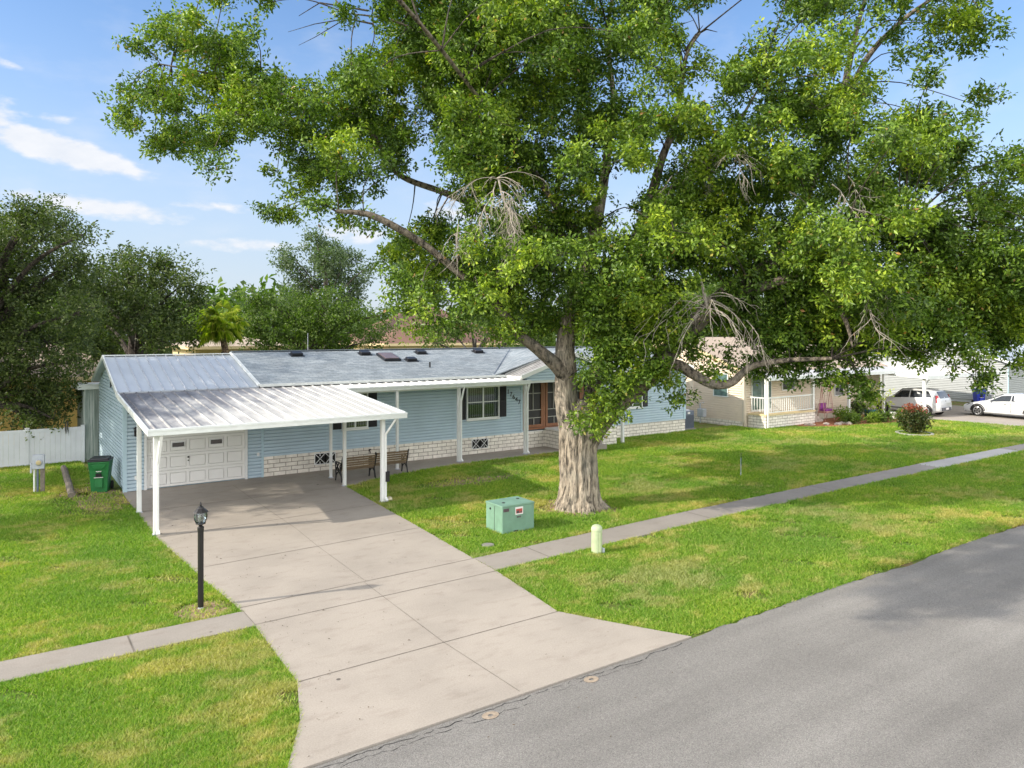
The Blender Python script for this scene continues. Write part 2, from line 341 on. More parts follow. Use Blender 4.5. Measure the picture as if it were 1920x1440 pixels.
def lawn():
    m, nt, b, N, L = node_mat('lawn_soil'); v = world_pos(nt)
    f = lawn_patch(nt); fine = noise(nt, v, 34, 4, .8)
    c = ramp(nt, f, [(.70, (.11, .20, .018)), (.95, (.15, .18, .03)), (1.0, (.22, .16, .07))])
    c = mixc(nt, 1.0, c, ramp(nt, fine, [(.3, (.45,)*3), (.7, (1.5,)*3)]), 'MULTIPLY')
    L(c, b.inputs['Base Color']); b.inputs['Roughness'].default_value = 1; bump(nt, b, fine, 1.0, .06); return m
M['lawn'] = lawn()
def leafy(name, stops, trans=.35, tcol=(.30, .42, .05), patch=False, gloss=.45):
    m, nt, b, N, L = node_mat(name); out = nt.nodes['Material Output']
    g = N('ShaderNodeNewGeometry'); c = ramp(nt, g.outputs['Random Per Island'], stops)
    if patch == 'crown':   # new growth among older sprays, with lit and dark clumps painted by stronger contrast
        big = noise(nt, world_pos(nt), .55, 4, .6); c = mixc(nt, 1.0, c, ramp(nt, big, [(.33, (.58, .62, .8)), (.5, (1, 1, 1)), (.66, (2.1, 1.72, 1.2))]), 'MULTIPLY')
    elif patch:
        f = lawn_patch(nt); dry = ramp(nt, f, [(.87, (0,)*3), (1.05, (.65,)*3)])
        c = mixc(nt, dry, c, ramp(nt, g.outputs['Random Per Island'], [(.2, (.42, .36, .13)), (.8, (.72, .62, .32))]))
        big = noise(nt, world_pos(nt), .30, 3); c = mixc(nt, 1.0, c, ramp(nt, big, [(.35, (.78, .86, .9)), (.65, (1.18, 1.06, .95))]), 'MULTIPLY')
    L(c, b.inputs['Base Color']); b.inputs['Roughness'].default_value = gloss; b.inputs['Specular IOR Level'].default_value = .35
    t = N('ShaderNodeBsdfTranslucent'); tc = mixc(nt, 1.0, c, tcol, 'MULTIPLY'); 
    k = N('ShaderNodeVectorMath'); k.operation = 'SCALE'; k.inputs['Scale'].default_value = 3.2; L(tc, k.inputs[0]); L(k.outputs[0], t.inputs[0])
    mx = N('ShaderNodeMixShader'); mx.inputs[0].default_value = trans; L(b.outputs[0], mx.inputs[1]); L(t.outputs[0], mx.inputs[2]); L(mx.outputs[0], out.inputs[0]); return m
M['leaf'] = leafy('big_tree_leaf', [(0, (.06, .115, .02)), (.5, (.13, .23, .03)), (.9, (.225, .345, .042)), (.985, (.30, .41, .065)), (1, (.34, .18, .07))], .30, (.31, .36, .08), 'crown', .38)
M['leaf_oak'] = leafy('oak_leaf', [(0, (.045, .07, .022)), (.6, (.10, .14, .04)), (1, (.19, .23, .07))], .3)
M['leaf_mid'] = leafy('mid_leaf', [(0, (.05, .09, .02)), (.6, (.10, .16, .03)), (1, (.18, .25, .05))], .35)
M['leaf_grey'] = leafy('grey_leaf', [(0, (.08, .12, .07)), (1, (.16, .21, .12))], .35)
M['leaf_lime'] = leafy('lime_leaf', [(0, (.09, .16, .015)), (1, (.24, .32, .04))], .4)
M['leaf_palm'] = leafy('palm_leaf', [(0, (.17, .25, .025)), (.5, (.34, .41, .04)), (1, (.58, .54, .12))], .45)  # frond colour brightened to stand for sunlight that the oak blocks
M['leaf_bush'] = leafy('bush_leaf', [(0, (.03, .055, .015)), (.7, (.075, .095, .025)), (1, (.14, .11, .04))], .25)
M['leaf_red'] = leafy('red_tip_leaf', [(0, (.22, .06, .03)), (1, (.40, .15, .09))], .3, (.42, .22, .12))
M['blade'] = leafy('grass_blade', [(0, (.095, .205, .018)), (.5, (.225, .40, .045)), (.9, (.39, .52, .085)), (1, (.55, .51, .21))], .42, (.34, .40, .06), True, .6)
def bark(name, c, vs=(6.5, 6.5, 1.25)):
    m, nt, b, N, L = node_mat(name)
    n = noise(nt, world_pos(nt, vs), 2.2, 8, .65); n2 = noise(nt, world_pos(nt), 1.2, 5)
    col = ramp(nt, n, [(.38, tuple(k*.10 for k in c)), (.485, tuple(k*.62 for k in c)), (.68, tuple(min(1, k*1.3) for k in c))])
    col = mixc(nt, ramp(nt, n2, [(.5, (0,)*3), (.75, (.5,)*3)]), col, (.30, .29, .25))
    L(col, b.inputs['Base Color']); b.inputs['Roughness'].default_value = .95; bump(nt, b, n, 1.0, .10); return m
M['bark'] = bark('pale_bark', (.47, .395, .31)); M['shaded_limb_bark'] = bark('shaded_limb_bark', (.26, .215, .17), (4, 4, 2.5)); M['bark_dark'] = bark('dark_bark', (.10, .08, .065)); M['twig'] = mat('dead_twig', (.36, .32, .28), .9, .2, 8)  # limb bark is a darker copy, crown shade put into its colour
M['palm_bark'] = bark('palm_bark', (.22, .15, .09), (4, 4, 6))
def car_paint(name, c):
    m, nt, b, N, L = node_mat(name); n = noise(nt, world_pos(nt), 1.5); L(ramp(nt, n, [(.3, tuple(k*.96 for k in c)), (.7, c)]), b.inputs['Base Color'])
    b.inputs['Roughness'].default_value = .25; b.inputs['Coat Weight'].default_value = .6; b.inputs['Coat Roughness'].default_value = .05; return m
M['car_white'] = car_paint('car_white', (.62, .63, .64)); M['car_grey'] = mat('car_trim', (.10, .10, .11), .5, .1)

# ------------------------------------------------------------------ ground, road, drive, walks
def slab(name, pts, z1, z0, m, label=None):
    b = MB(); b.prism([(x, y, z0) for x, y in pts], (0, 0, z1 - z0)); return tag(b.build(name, m), label, None, None, 'structure')
def ground_sheet():
    b = MB(); b.quad((-260, -17.95, -.035), (300, -17.95, -.035), (300, 420, -.035), (-260, 420, -.035))
    b.quad((-260, -160, -.035), (300, -160, -.035), (300, -24.6, -.035), (-260, -24.6, -.035))
    return tag(b.build('lawn', M['lawn']), None, None, None, 'structure')
ground_sheet()
def road():
    b = MB(); r = random.Random(3); xs = [-120 + i * .22 for i in range(int(240 / .22))]
    near = [(-260, -17.8)] + [(x, (-17.79 if -1.2 < x < 5.65 else -17.74 + .05 * math.sin(x * .9) + r.uniform(-.055, .055))) for x in xs] + [(300, -17.8)]
    vs = [(x, y, -.022) for x, y in near] + [(x, -24.7, -.022) for x, y in near]; n = len(near)
    b.add(vs, [(i, i + 1, n + i + 1, n + i) for i in range(n - 1)]); return tag(b.build('road', M['asphalt']), None, None, None, 'structure')
road()
DRIVE = [(-.70, 0), (-.69, -6.26), (-.38, -10.6), (-.24, -12.3), (-.23, -13.2), (-.30, -15.63), (-.62, -16.7), (-1.14, -17.77), (5.60, -17.77), (4.95, -16.6), (4.46, -15.64), (4.80, -13.07), (4.85, -12.1), (5.12, -8.52), (5.46, -3.1), (6.45, -2.72), (8.25, -2.05), (10.8, -1.72), (16.0, -1.6), (16.0, 0)]
slab('driveway', DRIVE, 0, -.12, M['drive'])
def joints():
    b = MB(); w = .009
    def j(*pts):
        for (x0, y0), (x1, y1) in zip(pts, pts[1:]):
            d = Vector((x1 - x0, y1 - y0, 0)).normalized(); n = Vector((-d.y, d.x, 0)) * w
            b.quad(Vector((x0, y0, .004)) - n, Vector((x1, y1, .004)) - n, Vector((x1, y1, .004)) + n, Vector((x0, y0, .004)) + n)
    j((-.66, -3.16), (5.42, -3.12)); j((-.66, -6.3), (5.25, -6.05)); j((-.45, -9.36), (5.05, -9.1)); j((-.24, -12.22), (4.84, -12.11)); j((-.22, -13.17), (4.80, -13.12)); j((-.29, -15.66), (4.46, -15.65))
    w = .004; j((2.45, -.87), (2.42, -3.15), (2.40, -7.4), (2.31, -9.2), (2.25, -12.1)); j((2.2, -12.2), (2.1, -15.6), (2.17, -17.7))
    j((-.23, -12.3), (-.22, -13.2)); j((4.85, -12.12), (4.80, -13.1)); j((11.3, -.05), (11.4, -1.68)); j((8.3, -.05), (8.25, -2.0)); j((5.46, -.05), (5.46, -3.1))
    return tag(b.build('driveway_joint', M['joint']), None, None, None, 'structure')
joints()
SWL = [(-60, -12.48), (-.24, -12.42), (-.23, -13.22), (-60, -13.34)]
SWR = [(4.86, -12.1), (8.6, -11.93), (12.4, -11.77), (18.5, -11.66), (25.0, -11.62), (25.0, -12.56), (18.5, -12.6), (11.3, -12.78), (8.4, -12.92), (4.81, -13.07)]
SWN = [(25.01, -11.62), (31.8, -11.66), (31.8, -12.54), (25.01, -12.56)]
SWR2 = [(31.81, -11.66), (80, -11.9), (80, -12.8), (31.81, -12.54)]
for n_, p_, m_ in (('sidewalk', SWL, 'walk'), ('sidewalk', SWR, 'walk'), ('sidewalk', SWN, 'walk_new'), ('sidewalk', SWR2, 'walk')): slab(n_, p_, .002, -.12, M[m_])
def walk_joints():
    b = MB()
    for x, y0, y1 in [(-2.1, -12.46, -13.24), (-6.3, -12.47, -13.25), (6.3, -12.05, -13.0), (12.0, -11.8, -12.74), (18, -11.68, -12.6)]:
        b.quad((x - .012, y1, .007), (x + .012, y1, .007), (x + .012, y0, .007), (x - .012, y0, .007))
    return tag(b.build('sidewalk_joint', M['joint']), None, None, None, 'structure')
walk_joints()
DRIVE2 = [(40.3, -.8), (40.3, -4.9), (41.2, -9.0), (40.9, -17.8), (50.5, -17.8), (50.3, -.8)]
slab('neighbour_driveway', DRIVE2, 0, -.12, M['drive'])

def bare_soil():
    r = random.Random(5); b = MB()
    for cx, cy, rx, ry in [(10.2, -9.5, 1.35, 1.2), (-.80, -11.85, .55, .42), (-1.35, -.6, .75, 1.9), (-2.0, 2.2, .8, 2.2), (9.4, -4.6, 1.7, .5)]:
        n = 30; b.poly([(cx + rx * math.cos(6.283*k/n) * r.uniform(.72, 1.1), cy + ry * math.sin(6.283*k/n) * r.uniform(.72, 1.1), -.030) for k in range(n)])
    return tag(b.build('bare_soil', mat('bare_soil', (.27, .185, .115), .95, .45, 7, bmp=.8, bscale=35)), None, None, None, 'structure')
bare_soil()
def road_crack():
    r = random.Random(9); b = MB()
    def crack(x0, x1, y0, w, step=.07, amp=.035):
        x = x0; y = y0; P = []
        while x < x1: P.append((x, y)); x += step * r.uniform(.6, 1.4); y += r.uniform(-amp, amp) * .8 + (y0 - y) * .15
        for (xa, ya), (xb, yb) in zip(P, P[1:]):
            if r.random() < .12: continue
            k = w * r.uniform(.4, 1.3); b.quad((xa, ya - k, -.018), (xb, yb - k, -.018), (xb, yb + k, -.018), (xa, ya + k, -.018))
    crack(-1.1, 5.4, -17.85, .006); crack(-.6, 2.2, -17.99, .0035); crack(2.6, 4.4, -17.96, .003)
    return tag(b.build('road_crack', M['dark']), None, None, None, 'structure')
road_crack()
# ------------------------------------------------------------------ blue house
LAP = .118
def siding(b, o, dx, zlo, zhi, lo, hi, out, lap=LAP, thick=.066):
    """lapped boards: o origin, dx unit run direction, out outward normal; lo(z), hi(z) give the run at that height"""
    o = Vector(o); dx = Vector(dx); out = Vector(out); z = zlo
    f = lambda g, z: g(z) if callable(g) else g
    while z < zhi - 1e-4:
        z1 = min(z + lap, zhi); a, c = f(lo, (z + z1) / 2), f(hi, (z + z1) / 2)
        if c - a > .02:
            t = Vector((0, 0, 1))
            zs = [z, z, z + (z1 - z) * .62, z + (z1 - z) * .70, z1]; ds = [.004, thick, thick * .9, .006, .004]
            for za, zb, da, db in zip(zs, zs[1:], ds, ds[1:]):
                b.quad(o + dx*a + t*za + out*da, o + dx*c + t*za + out*da, o + dx*c + t*zb + out*db, o + dx*a + t*zb + out*db)
        z = z1
    return b
H = thing('mobile_home', 'long pale blue single-storey home with white carport and grey shingle roof behind the big tree', 'house', (0, 0, 0))
SK = .70
XR = 24.85
# core walls
b = MB(); b.box(3.66, 14.70, .0, 7.2, -.1, 3.16); b.box(18.55, XR, 0, 7.2, -.1, 3.16); b.box(14.71, 18.54, .35, 7.2, -.1, 3.16); b.box(-.62, -.02, .0, 7.1, -.1, 3.1); b.box(3.07, 3.655, 0, 7.1, -.1, 3.1); b.box(-.019, 3.069, .12, 7.1, -.1, 3.1); b.box(-.019, 3.069, .0, .119, 2.16, 3.1)
b.prism([(-.62, 0.02, 3.1), (-.62, 7.08, 3.1), (-.62, 3.5, 4.12)], (4.2, 0, 0)); b.prism([(3.66, .02, 3.16), (3.66, 7.18, 3.16), (3.66, 3.5, 4.2)], (XR - 3.66, 0, 0))
walls = b.build('wall', M['siding_trim'], H)
b = MB(); siding(b, (0, 0, 0), (1, 0, 0), SK, 3.15, 3.66, 14.66, (0, -1, 0)); siding(b, (0, 0, 0), (1, 0, 0), SK - .08, 3.15, 18.6, XR - .06, (0, -1, 0)); b.build('siding', M['siding'], H)
b = MB(); siding(b, (0, 0, 0), (1, 0, 0), .02, 3.05, -.58, -.09, (0, -1, 0)); siding(b, (0, 0, 0), (1, 0, 0), .02, 3.05, 3.15, 3.63, (0, -1, 0)); siding(b, (0, 0, 0), (1, 0, 0), 2.22, 3.05, -.08, 3.14, (0, -1, 0)); b.build('garage_siding', M['siding'], H)
gab = lambda y0, y1, z0, zp, yp: ((lambda z: y0 if z < z0 else y0 + (yp - y0) * (z - z0) / (zp - z0)), (lambda z: y1 if z < z0 else y1 - (y1 - yp) * (z - z0) / (zp - z0)))
lo_, hi_ = gab(.05, 7.05, 3.1, 4.12, 3.5)
b = MB(); siding(b, (-.62, 0, 0), (0, 1, 0), .15, 4.1, lo_, hi_, (-1, 0, 0)); b.build('side_siding', M['siding'], H)
lo_, hi_ = gab(.05, 7.15, 3.16, 4.2, 3.5)
b = MB(); siding(b, (XR, 0, 0), (0, 1, 0), .62, 4.15, lo_, hi_, (1, 0, 0)); b.build('end_siding', M['siding'], H)
b = MB()
for x0, x1, y0, y1, z0, z1 in [(-.685, -.57, -.073, .06, 0, 3.05), (3.60, 3.68, -.073, 0, 0, 3.12), (14.63, 14.72, -.073, .02, .74, 3.15), (18.55, 18.63, -.073, .02, .84, 3.15), (XR - .08, XR + .06, -.073, .06, .62, 3.15)]: b = MB(); b.box(x0, x1, y0, y1, z0, z1); b.build('corner_trim', M['siding_trim'], H)
b = MB()
b = MB(); b.box(-.60, -.50, .12, 7, -.1, .15); b.build('footing', M['white'], H)
# brick skirting
b = MB(); b.box(3.69, 15.93, -.045, .0, -.1, SK); b.box(15.94, 19.0, -1.35, -.0, -.1, .78); b.box(19.01, XR + .03, -.045, 0, -.1, SK - .09); b.box(XR + .001, XR + .045, .01, 7.2, -.1, SK - .09)
b.build('brick_skirt', M['brick'], H)
b = MB(); b.box(3.67, 15.95, -.055, 0, SK + .001, SK + .03); b.box(15.92, 19.02, -1.38, -.06, .781, .83); b.build('ledge', M['white'], H)
b = MB(); [b.box(16.3, 17.6, -1.36 - .3 * (i + 1), -1.36 - .3 * i, -.1, .62 - .2 * i) for i in range(3)]; b.build('step', M['drive'], H)
def breeze(x0, x1, z0, z1):
    v = MB(); v.box(x0, x1, -.056, -.046, z0, z1); o = v.build('skirt_vent', M['dark'], H); g = MB(); xm = (x0 + x1) / 2
    for a, c in ((x0, xm), (xm, x1)):
        for p, q in (((a, z0), (c, z1)), ((a, z1), (c, z0))): g.bar((p[0], -.062, p[1]), (q[0], -.062, q[1]), .018, .05, (0, 1, 0))
        for p, q in (((a, z0), (a, z1)), ((c, z0), (c, z1)), ((a, z0), (c, z0)), ((a, z1), (c, z1)), (((a+c)/2, z0), ((a+c)/2, z0 + .10)), (((a+c)/2, z1), ((a+c)/2, z1 - .10))): g.bar((p[0], -.064, p[1]), (q[0], -.064, q[1]), .02, .035, (0, 1, 0))
    g.build('grille', M['white'], o)
breeze(5.50, 6.28, .25, .64); breeze(12.15, 12.94, .22, .61)
# garage door
b = MB(); b.box(0, 3.05, .04, .09, .02, 2.14); gd = b.build('garage_door', M['white_door'], H)
b = MB(); g = MB(); GAP = .014
for r_ in range(4):
    z0 = .02 + r_ * .53; za, zb = z0 + .012, z0 + .518; xs = [.09 + .594 * k for k in range(5)]
    b.box(0, 3.05, -.01, .039, za, z0 + .085); b.box(0, 3.05, -.01, .039, z0 + .435, zb); prev = 0
    for x0 in xs: b.box(prev, x0, -.01, .039, z0 + .0851, z0 + .4349); prev = x0 + .494
    b.box(prev, 3.05, -.01, .039, z0 + .0851, z0 + .4349)
    for k, x0 in enumerate(xs): g.box(x0 + GAP, x0 + .494 - GAP, -.012, .039, z0 + .085 + GAP, z0 + .435 - GAP)
b.build('door_section', M['white_door'], gd); g.build('raised_panel', M['white_door'], gd)
for x0 in (.72, 1.908):
    b = MB(); b.box(x0, x0 + .42, -.03, .0, 1.27, 1.46); w = b.build('door_window', M['white'], gd, bevel=.004); b = MB(); b.box(x0 + .03, x0 + .39, -.038, -.0305, 1.295, 1.435); b.build('pane', M['dark_glass'], w)
b = MB(); b.lathe([(.03, 0), (.03, -.03), (.015, -.05)], (1.24, -.012, .93), 10, 'y'); b.build('handle', M['black'], gd); b = MB(); b.lathe([(.022, 0), (.022, -.02)], (1.24, -.012, .82), 10, 'y'); b.build('lock', M['black'], gd)
b = MB(); b.box(-.085, -.003, -.073, .03, 0, 2.14); b.box(3.053, 3.135, -.073, .03, 0, 2.14); b.box(-.085, 3.135, -.071, .03, 2.145, 2.22); b.build('door_trim', M['white'], H)
# windows
def window(x0, x1, z0, z1, panes, m_frame='white'):
    f = MB(); t = .045
    for a0, a1, c0, c1 in ((x0 - t, x0, z0 - t, z1 + t), (x1, x1 + t, z0 - t, z1 + t), (x0, x1, z0 - t, z0), (x0, x1, z1, z1 + t)): f.box(a0, a1, -.065, -.003, c0, c1)
    w = (x1 - x0) / panes; zm = z0 + (z1 - z0) * .52
    for i in range(1, panes): f.box(x0 + i*w - .03, x0 + i*w + .03, -.062, -.004, z0, z1)
    for i in range(panes): f.box(x0 + i*w + (.031 if i else .001), x0 + (i+1)*w - (.031 if i < panes - 1 else .001), -.058, -.03, zm - .018, zm + .018)
    o = f.build('window', M[m_frame], H)
    g = MB(); g.box(x0 + .002, x1 - .002, -.045, -.04, z0 + .002, z1 - .002); g.build('pane', M['glass'], o)
    k = MB(); k.box(x0 + .002, x1 - .002, -.026, -.022, z0 + .002, z1 - .002); k.build('recess', M['dark'], o)
    c = MB(); n = int((x1 - x0) / .09)
    for i in range(n):
        xx = x0 + (i + .5) * (x1 - x0) / n; c.obox((xx, -.033, (z0 + z1) / 2), (.066, .003, z1 - z0 - .04), Matrix.Rotation(R(14), 3, 'Z'))
    c.build('blind', M['curtain'], o)
    s_ = MB(); s_.box(x0 - .07, x1 + .07, -.10, -.003, z0 - .11, z0 - .048); s_.build('sill', M['white'], o); o.location.y = -.052; return o
def shutter(x0, x1, z0, z1):
    s_ = MB(); s_.box(x0, x1, -.05, -.022, z0, z1); o = s_.build('shutter', M['shutter'], H, bevel=.004); o.location.y = -.048; l = MB(); z = z0 + .05
    while z < z1 - .07:
        if abs(z - (z0 + z1) / 2) > .05: l.bar((x0 + .04, -.054, z), (x1 - .04, -.054, z), .012, .022, (0, .6, 1))
        z += .045
    l.build('slat', M['shutter'], o)
window(11.93, 13.44, 1.50, 2.74, 2); shutter(11.52, 11.85, 1.46, 2.79); shutter(13.52, 13.85, 1.46, 2.79)
window(6.58, 7.50, 1.50, 2.74, 2); shutter(6.18, 6.50, 1.46, 2.79); shutter(7.58, 7.92, 1.46, 2.79)
window(20.6, 21.78, 1.46, 2.7, 2); shutter(20.2, 20.52, 1.42, 2.75); shutter(21.86, 22.2, 1.42, 2.75)
# house number
def digit(ch, x, z, h=.21):
    cu = bpy.data.curves.new('tmp', 'FONT'); cu.body = ch; cu.size = h * 1.35; cu.extrude = .008; cu.align_x = 'CENTER'; cu.align_y = 'CENTER'
    o = bpy.data.objects.new('tmp', cu); COL.objects.link(o); bpy.context.view_layer.update()
    me = bpy.data.meshes.new_from_object(o.evaluated_get(bpy.context.evaluated_depsgraph_get())); bpy.data.objects.remove(o); bpy.data.curves.remove(cu)
    me.transform(Matrix.Translation((x, -.074, z)) @ Matrix.Rotation(R(90), 4, 'X')); me.materials.clear(); me.materials.append(M['black']); me.name = 'house_number'
    link(bpy.data.objects.new('house_number', me), H)
for i, ch in enumerate('17647'): digit(ch, 13.96 + i * .142, 2.50 - i * .118)
# entry screens
b = MB(); b.box(14.72, 18.54, .14, .34, .83, 3.1); b.build('entry_dark', M['dark'], H)  # black slab standing for the dark interior behind the screens
b = MB(); b.box(14.72, 18.54, -.01, .13, .78, .86); b.box(14.72, 18.54, -.01, .13, 3.02, 3.14)
for x in (14.72, 15.86, 16.96, 18.06): b.box(x, x + .12, -.02, .125, .861, 3.019)
b.build('entry_frame', M['wood_brown'], H)
def screen_door(x0, x1):
    z0, z1 = .88, 3.0; f = MB(); f.box(x0, x0 + .10, -.035, .01, z0, z1); f.box(x1 - .10, x1, -.035, .01, z0, z1); f.box(x0 + .101, x1 - .101, -.034, .01, z0, z0 + .12); f.box(x0 + .101, x1 - .101, -.034, .01, z1 - .09, z1)
    o = f.build('screen_door', M['wood_brown'], H); s_ = MB(); s_.box(x0 + .1, x1 - .1, .016, .02, z0 + .1, z1 - .08); s_.build('screen', M['screen'], o)
    g = MB(); xm = (x0 + x1) / 2
    for z in (1.28, 1.62, 2.35): g.box(x0 + .1, x1 - .1, -.025, .012, z, z + .035)
    g.box(xm - .016, xm + .016, -.024, .012, 1.0, 1.279); g.box(xm - .05, xm - .02, -.024, .012, 1.657, 2.9); g.build('door_rail', M['curtain'], o)
screen_door(14.86, 15.84); screen_door(16.0, 16.94); screen_door(17.1, 18.04)
# main roof
def roof_slab(b, x0, x1, y0, z0, y1, z1, t=.09):
    n = Vector((0, -(z1 - z0), (y1 - y0))).normalized() * (t if y1 > y0 else -t)
    b.prism([(x0, y0, z0), (x1, y0, z0), (x1, y1, z1), (x0, y1, z1)], -n)
EZ, RZ = 3.24, 4.29; RSL = (RZ - EZ) / 3.85
b = MB(); roof_slab(b, 3.46, XR + .32, -.35, EZ, 3.499, RZ); roof_slab(b, 3.46, XR + .32, 7.4, EZ - .02, 3.501, RZ); rf = b.build('roof', M['shingle'], H)
b = MB(); b.bar((3.46, 3.5, RZ + .01), (XR + .32, 3.5, RZ + .01), .26, .03); b.build('ridge_cap', M['shingle'], rf)
b = MB(); b.box(3.47, XR + .3, -.40, -.345, EZ - .075, EZ + .015); b.bar((XR + .33, -.36, EZ), (XR + .33, 3.5, RZ), .03, .16); b.bar((XR + .33, 7.4, EZ), (XR + .33, 3.5, RZ), .03, .16); b.build('fascia', M['gutter'], H)
# cross gable over the entry
b = MB(); GX, GZ, G0, G1 = 16.5, 4.22, 13.1, 19.9
b.prism([(G0, -.33, 3.262), (GX, -.33, GZ), (GX, 3.3, GZ), (G0 + .02, -.30, 3.27)], (0, 0, -.05)); b.prism([(G1, -.33, 3.262), (G1 - .02, -.30, 3.27), (GX, 3.3, GZ), (GX, -.33, GZ)], (0, 0, -.05)); b.build('gable_roof', M['shingle'], H)
b = MB(); b.bar((G0 + .05, -.2, 3.30), (GX - .15, 3.3, GZ + .02), .02, .012); b.build('valley_line', M['ac'], rf)
# pan roof over the entry, with ribs
def pan_gable():
    b = MB(); zl, zp = 3.20, 4.10; x0, x1 = 13.68, 19.32; y0, y1 = -1.42, -.24
    for xs, xe in ((x0, GX), (x1, GX)): b.prism([(xs, y0, zl), (xs, y1, zl), (xe, y1, zp), (xe, y0, zp)], (0, 0, .035))
    o = b.build('porch_roof', M['grey_pan'], H); r_ = MB()
    for xs, xe in ((x0, GX), (x1, GX)):
        for i in range(5):
            y = y0 + .16 + i * .24; r_.bar((xs, y, zl + .045), (xe, y, zp + .045), .035, .03)
    r_.build('roof_rib', M['grey_pan'], o); f = MB()
    for xs in (x0, x1):
        f.bar((xs, y0 - .02, zl - .01), (GX, y0 - .02, zp - .01), .05, .17); f.bar((xs, y1, zl + .06), (GX, y1, zp + .06), .10, .08); f.box(xs - .04, xs + .03, y0, y1, zl - .10, zl + .02)
    f.build('rake_board', M['white'], o)
    t = MB(); sl = (zp - zl) / (GX - x0)
    siding(t, (0, -1.30, 0), (1, 0, 0), 3.03, zp - .1, lambda z: max(x0 + .35, x0 + .1 + (z - zl) / sl), lambda z: min(x1 - .35, x1 - .1 - (z - zl) / sl), (0, -1, 0)); t.prism([(x0 + .3, -1.295, 3.03), (x1 - .3, -1.295, 3.03), (x1 - .3, -1.295, zl + .1), (GX, -1.295, zp - .05), (x0 + .3, -1.295, zl + .1)], (0, .1, 0)); t.build('gable_siding', M['siding'], H)
    k = MB(); k.box(x0 + .3, x1 - .3, -1.33, -1.19, 2.93, 3.029); k.build('entry_beam', M['gutter'], H)
pan_gable()
# roof fittings
def roof_z(y): return EZ + RSL * (y + .35)
RT_ = Matrix.Rotation(math.atan(RSL), 3, 'X')
for x, y in [(5.82, 2.9), (8.7, 2.88), (11.33, 2.88), (10.36, 1.9), (14.28, 2.88)]:
    v = MB(); v.obox((x, y, roof_z(y) + .06), (.42, .30, .13), RT_); v.obox((x, y, roof_z(y) + .012), (.54, .42, .014), RT_); v.build('roof_vent', M['bin_lid'], rf, bevel=.02)
s_ = MB(); s_.obox((9.5, 2.28, roof_z(2.28) + .05), (.72, .92, .10), RT_); sk = s_.build('skylight', M['bin_lid'], rf); s_ = MB(); s_.obox((9.5, 2.28, roof_z(2.28) + .11), (.62, .82, .03), RT_); s_.build('dome', M['skylight'], sk, bevel=.012)
s_ = MB(); s_.tube([(10.74, .95, roof_z(.95) - .05), (10.74, .95, roof_z(.95) + .22)], .035, 8); s_.build('vent_pipe', M['bin_lid'], rf)
for x in (7.0, 20.5): s_ = MB(); s_.tube([(x, 5, 3.9), (x, 5, 5.0)], .012, 5); s_.build('antenna', M['grey_metal'], rf)
# garage metal roof
b = MB(); GZ0, GZ1 = 3.17, 4.19; roof_slab(b, -.88, 3.44, -.34, GZ0, 3.499, GZ1, .06); roof_slab(b, -.88, 3.44, 7.3, GZ0 - .02, 3.501, GZ1, .06); gr = b.build('metal_roof', M['seam_metal'], H)
b = MB()
for i in range(14):
    x = -.86 + i * .33; b.bar((x, -.34, GZ0 + .02), (x, 3.5, GZ1 + .02), .022, .04)
b.build('seam', M['grey_metal'], gr)
b = MB(); b.bar((-.9, 3.5, GZ1 + .03), (3.44, 3.5, GZ1 + .03), .22, .03); b.bar((3.44, -.36, GZ0 + .06), (3.44, 3.5, GZ1 + .06), .09, .07); b.bar((-.9, -.36, GZ0 - .02), (-.9, 3.5, GZ1 - .02), .04, .14); b.bar((-.9, 7.3, GZ0 - .03), (-.9, 3.5, GZ1 - .02), .04, .14); b.build('roof_edge', M['gutter'], gr)
b = MB(); b.box(-.70, -.64, 2.98, 3.25, 3.1, 3.42); b.build('gable_vent', M['dark'], H)
# rear lean-to with streaked panels
b = MB(); b.box(-1.16, 3.2, 7.32, 10.5, -.1, 2.78)
for i in range(40): x = -1.15 + i * .108; b.box(x, x + .03, 7.30, 7.32, -.05, 2.78) if x < -.6 else None
for i in range(28): y = 7.34 + i * .11; b.box(-1.18, -1.16, y, y + .03, -.05, 2.78)
b.build('rear_room', M['streak'], H); b = MB(); b.prism([(-1.4, 7.2, 2.79), (-1.4, 10.7, 2.66), (-1.4, 10.7, 2.86), (-1.4, 7.2, 2.99)], (4.4, 0, 0)); b.build('rear_roof', M['gutter'], H)
# carport and porch pan roof
PY0, PZ0, PY1, PZ1 = -.27, 3.135, -6.2, 2.63
def pz(y): return PZ0 + (PZ1 - PZ0) * (PY0 - y) / (PY0 - PY1)
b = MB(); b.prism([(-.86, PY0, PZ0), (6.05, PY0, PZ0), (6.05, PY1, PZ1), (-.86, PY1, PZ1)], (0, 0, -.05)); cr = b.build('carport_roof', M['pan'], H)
b = MB()
def rib(b, x, ya, yb):
    w0, w1, h = .034, .014, .032
    b.prism([(x - w0, ya, pz(ya) + .001), (x + w0, ya, pz(ya) + .001), (x + w1, ya, pz(ya) + h), (x - w1, ya, pz(ya) + h)], (0, yb - ya, pz(yb) - pz(ya)))
for i in range(20): rib(b, -.70 + i * .352, PY0 - .02, PY1)
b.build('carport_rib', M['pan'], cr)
b = MB(); b.prism([(6.052, PY0, PZ0), (14.1, PY0, PZ0), (14.1, -1.36, pz(-1.36)), (6.052, -1.36, pz(-1.36))], (0, 0, -.05)); pr = b.build('walkway_roof', M['rib'], H)
b = MB(); [rib(b, 6.35 + i * .352, PY0 - .02, -1.36) for i in range(22)]; b.build('walkway_rib', M['rib'], pr)
b = MB(); b.box(-.9, 6.09, PY1 - .12, PY1 - .003, PZ1 - .13, PZ1 + .03); b.box(-.9, 6.09, PY1 - .14, PY1 - .121, PZ1 - .02, PZ1 + .03); b.build('gutter', M['gutter'], H)
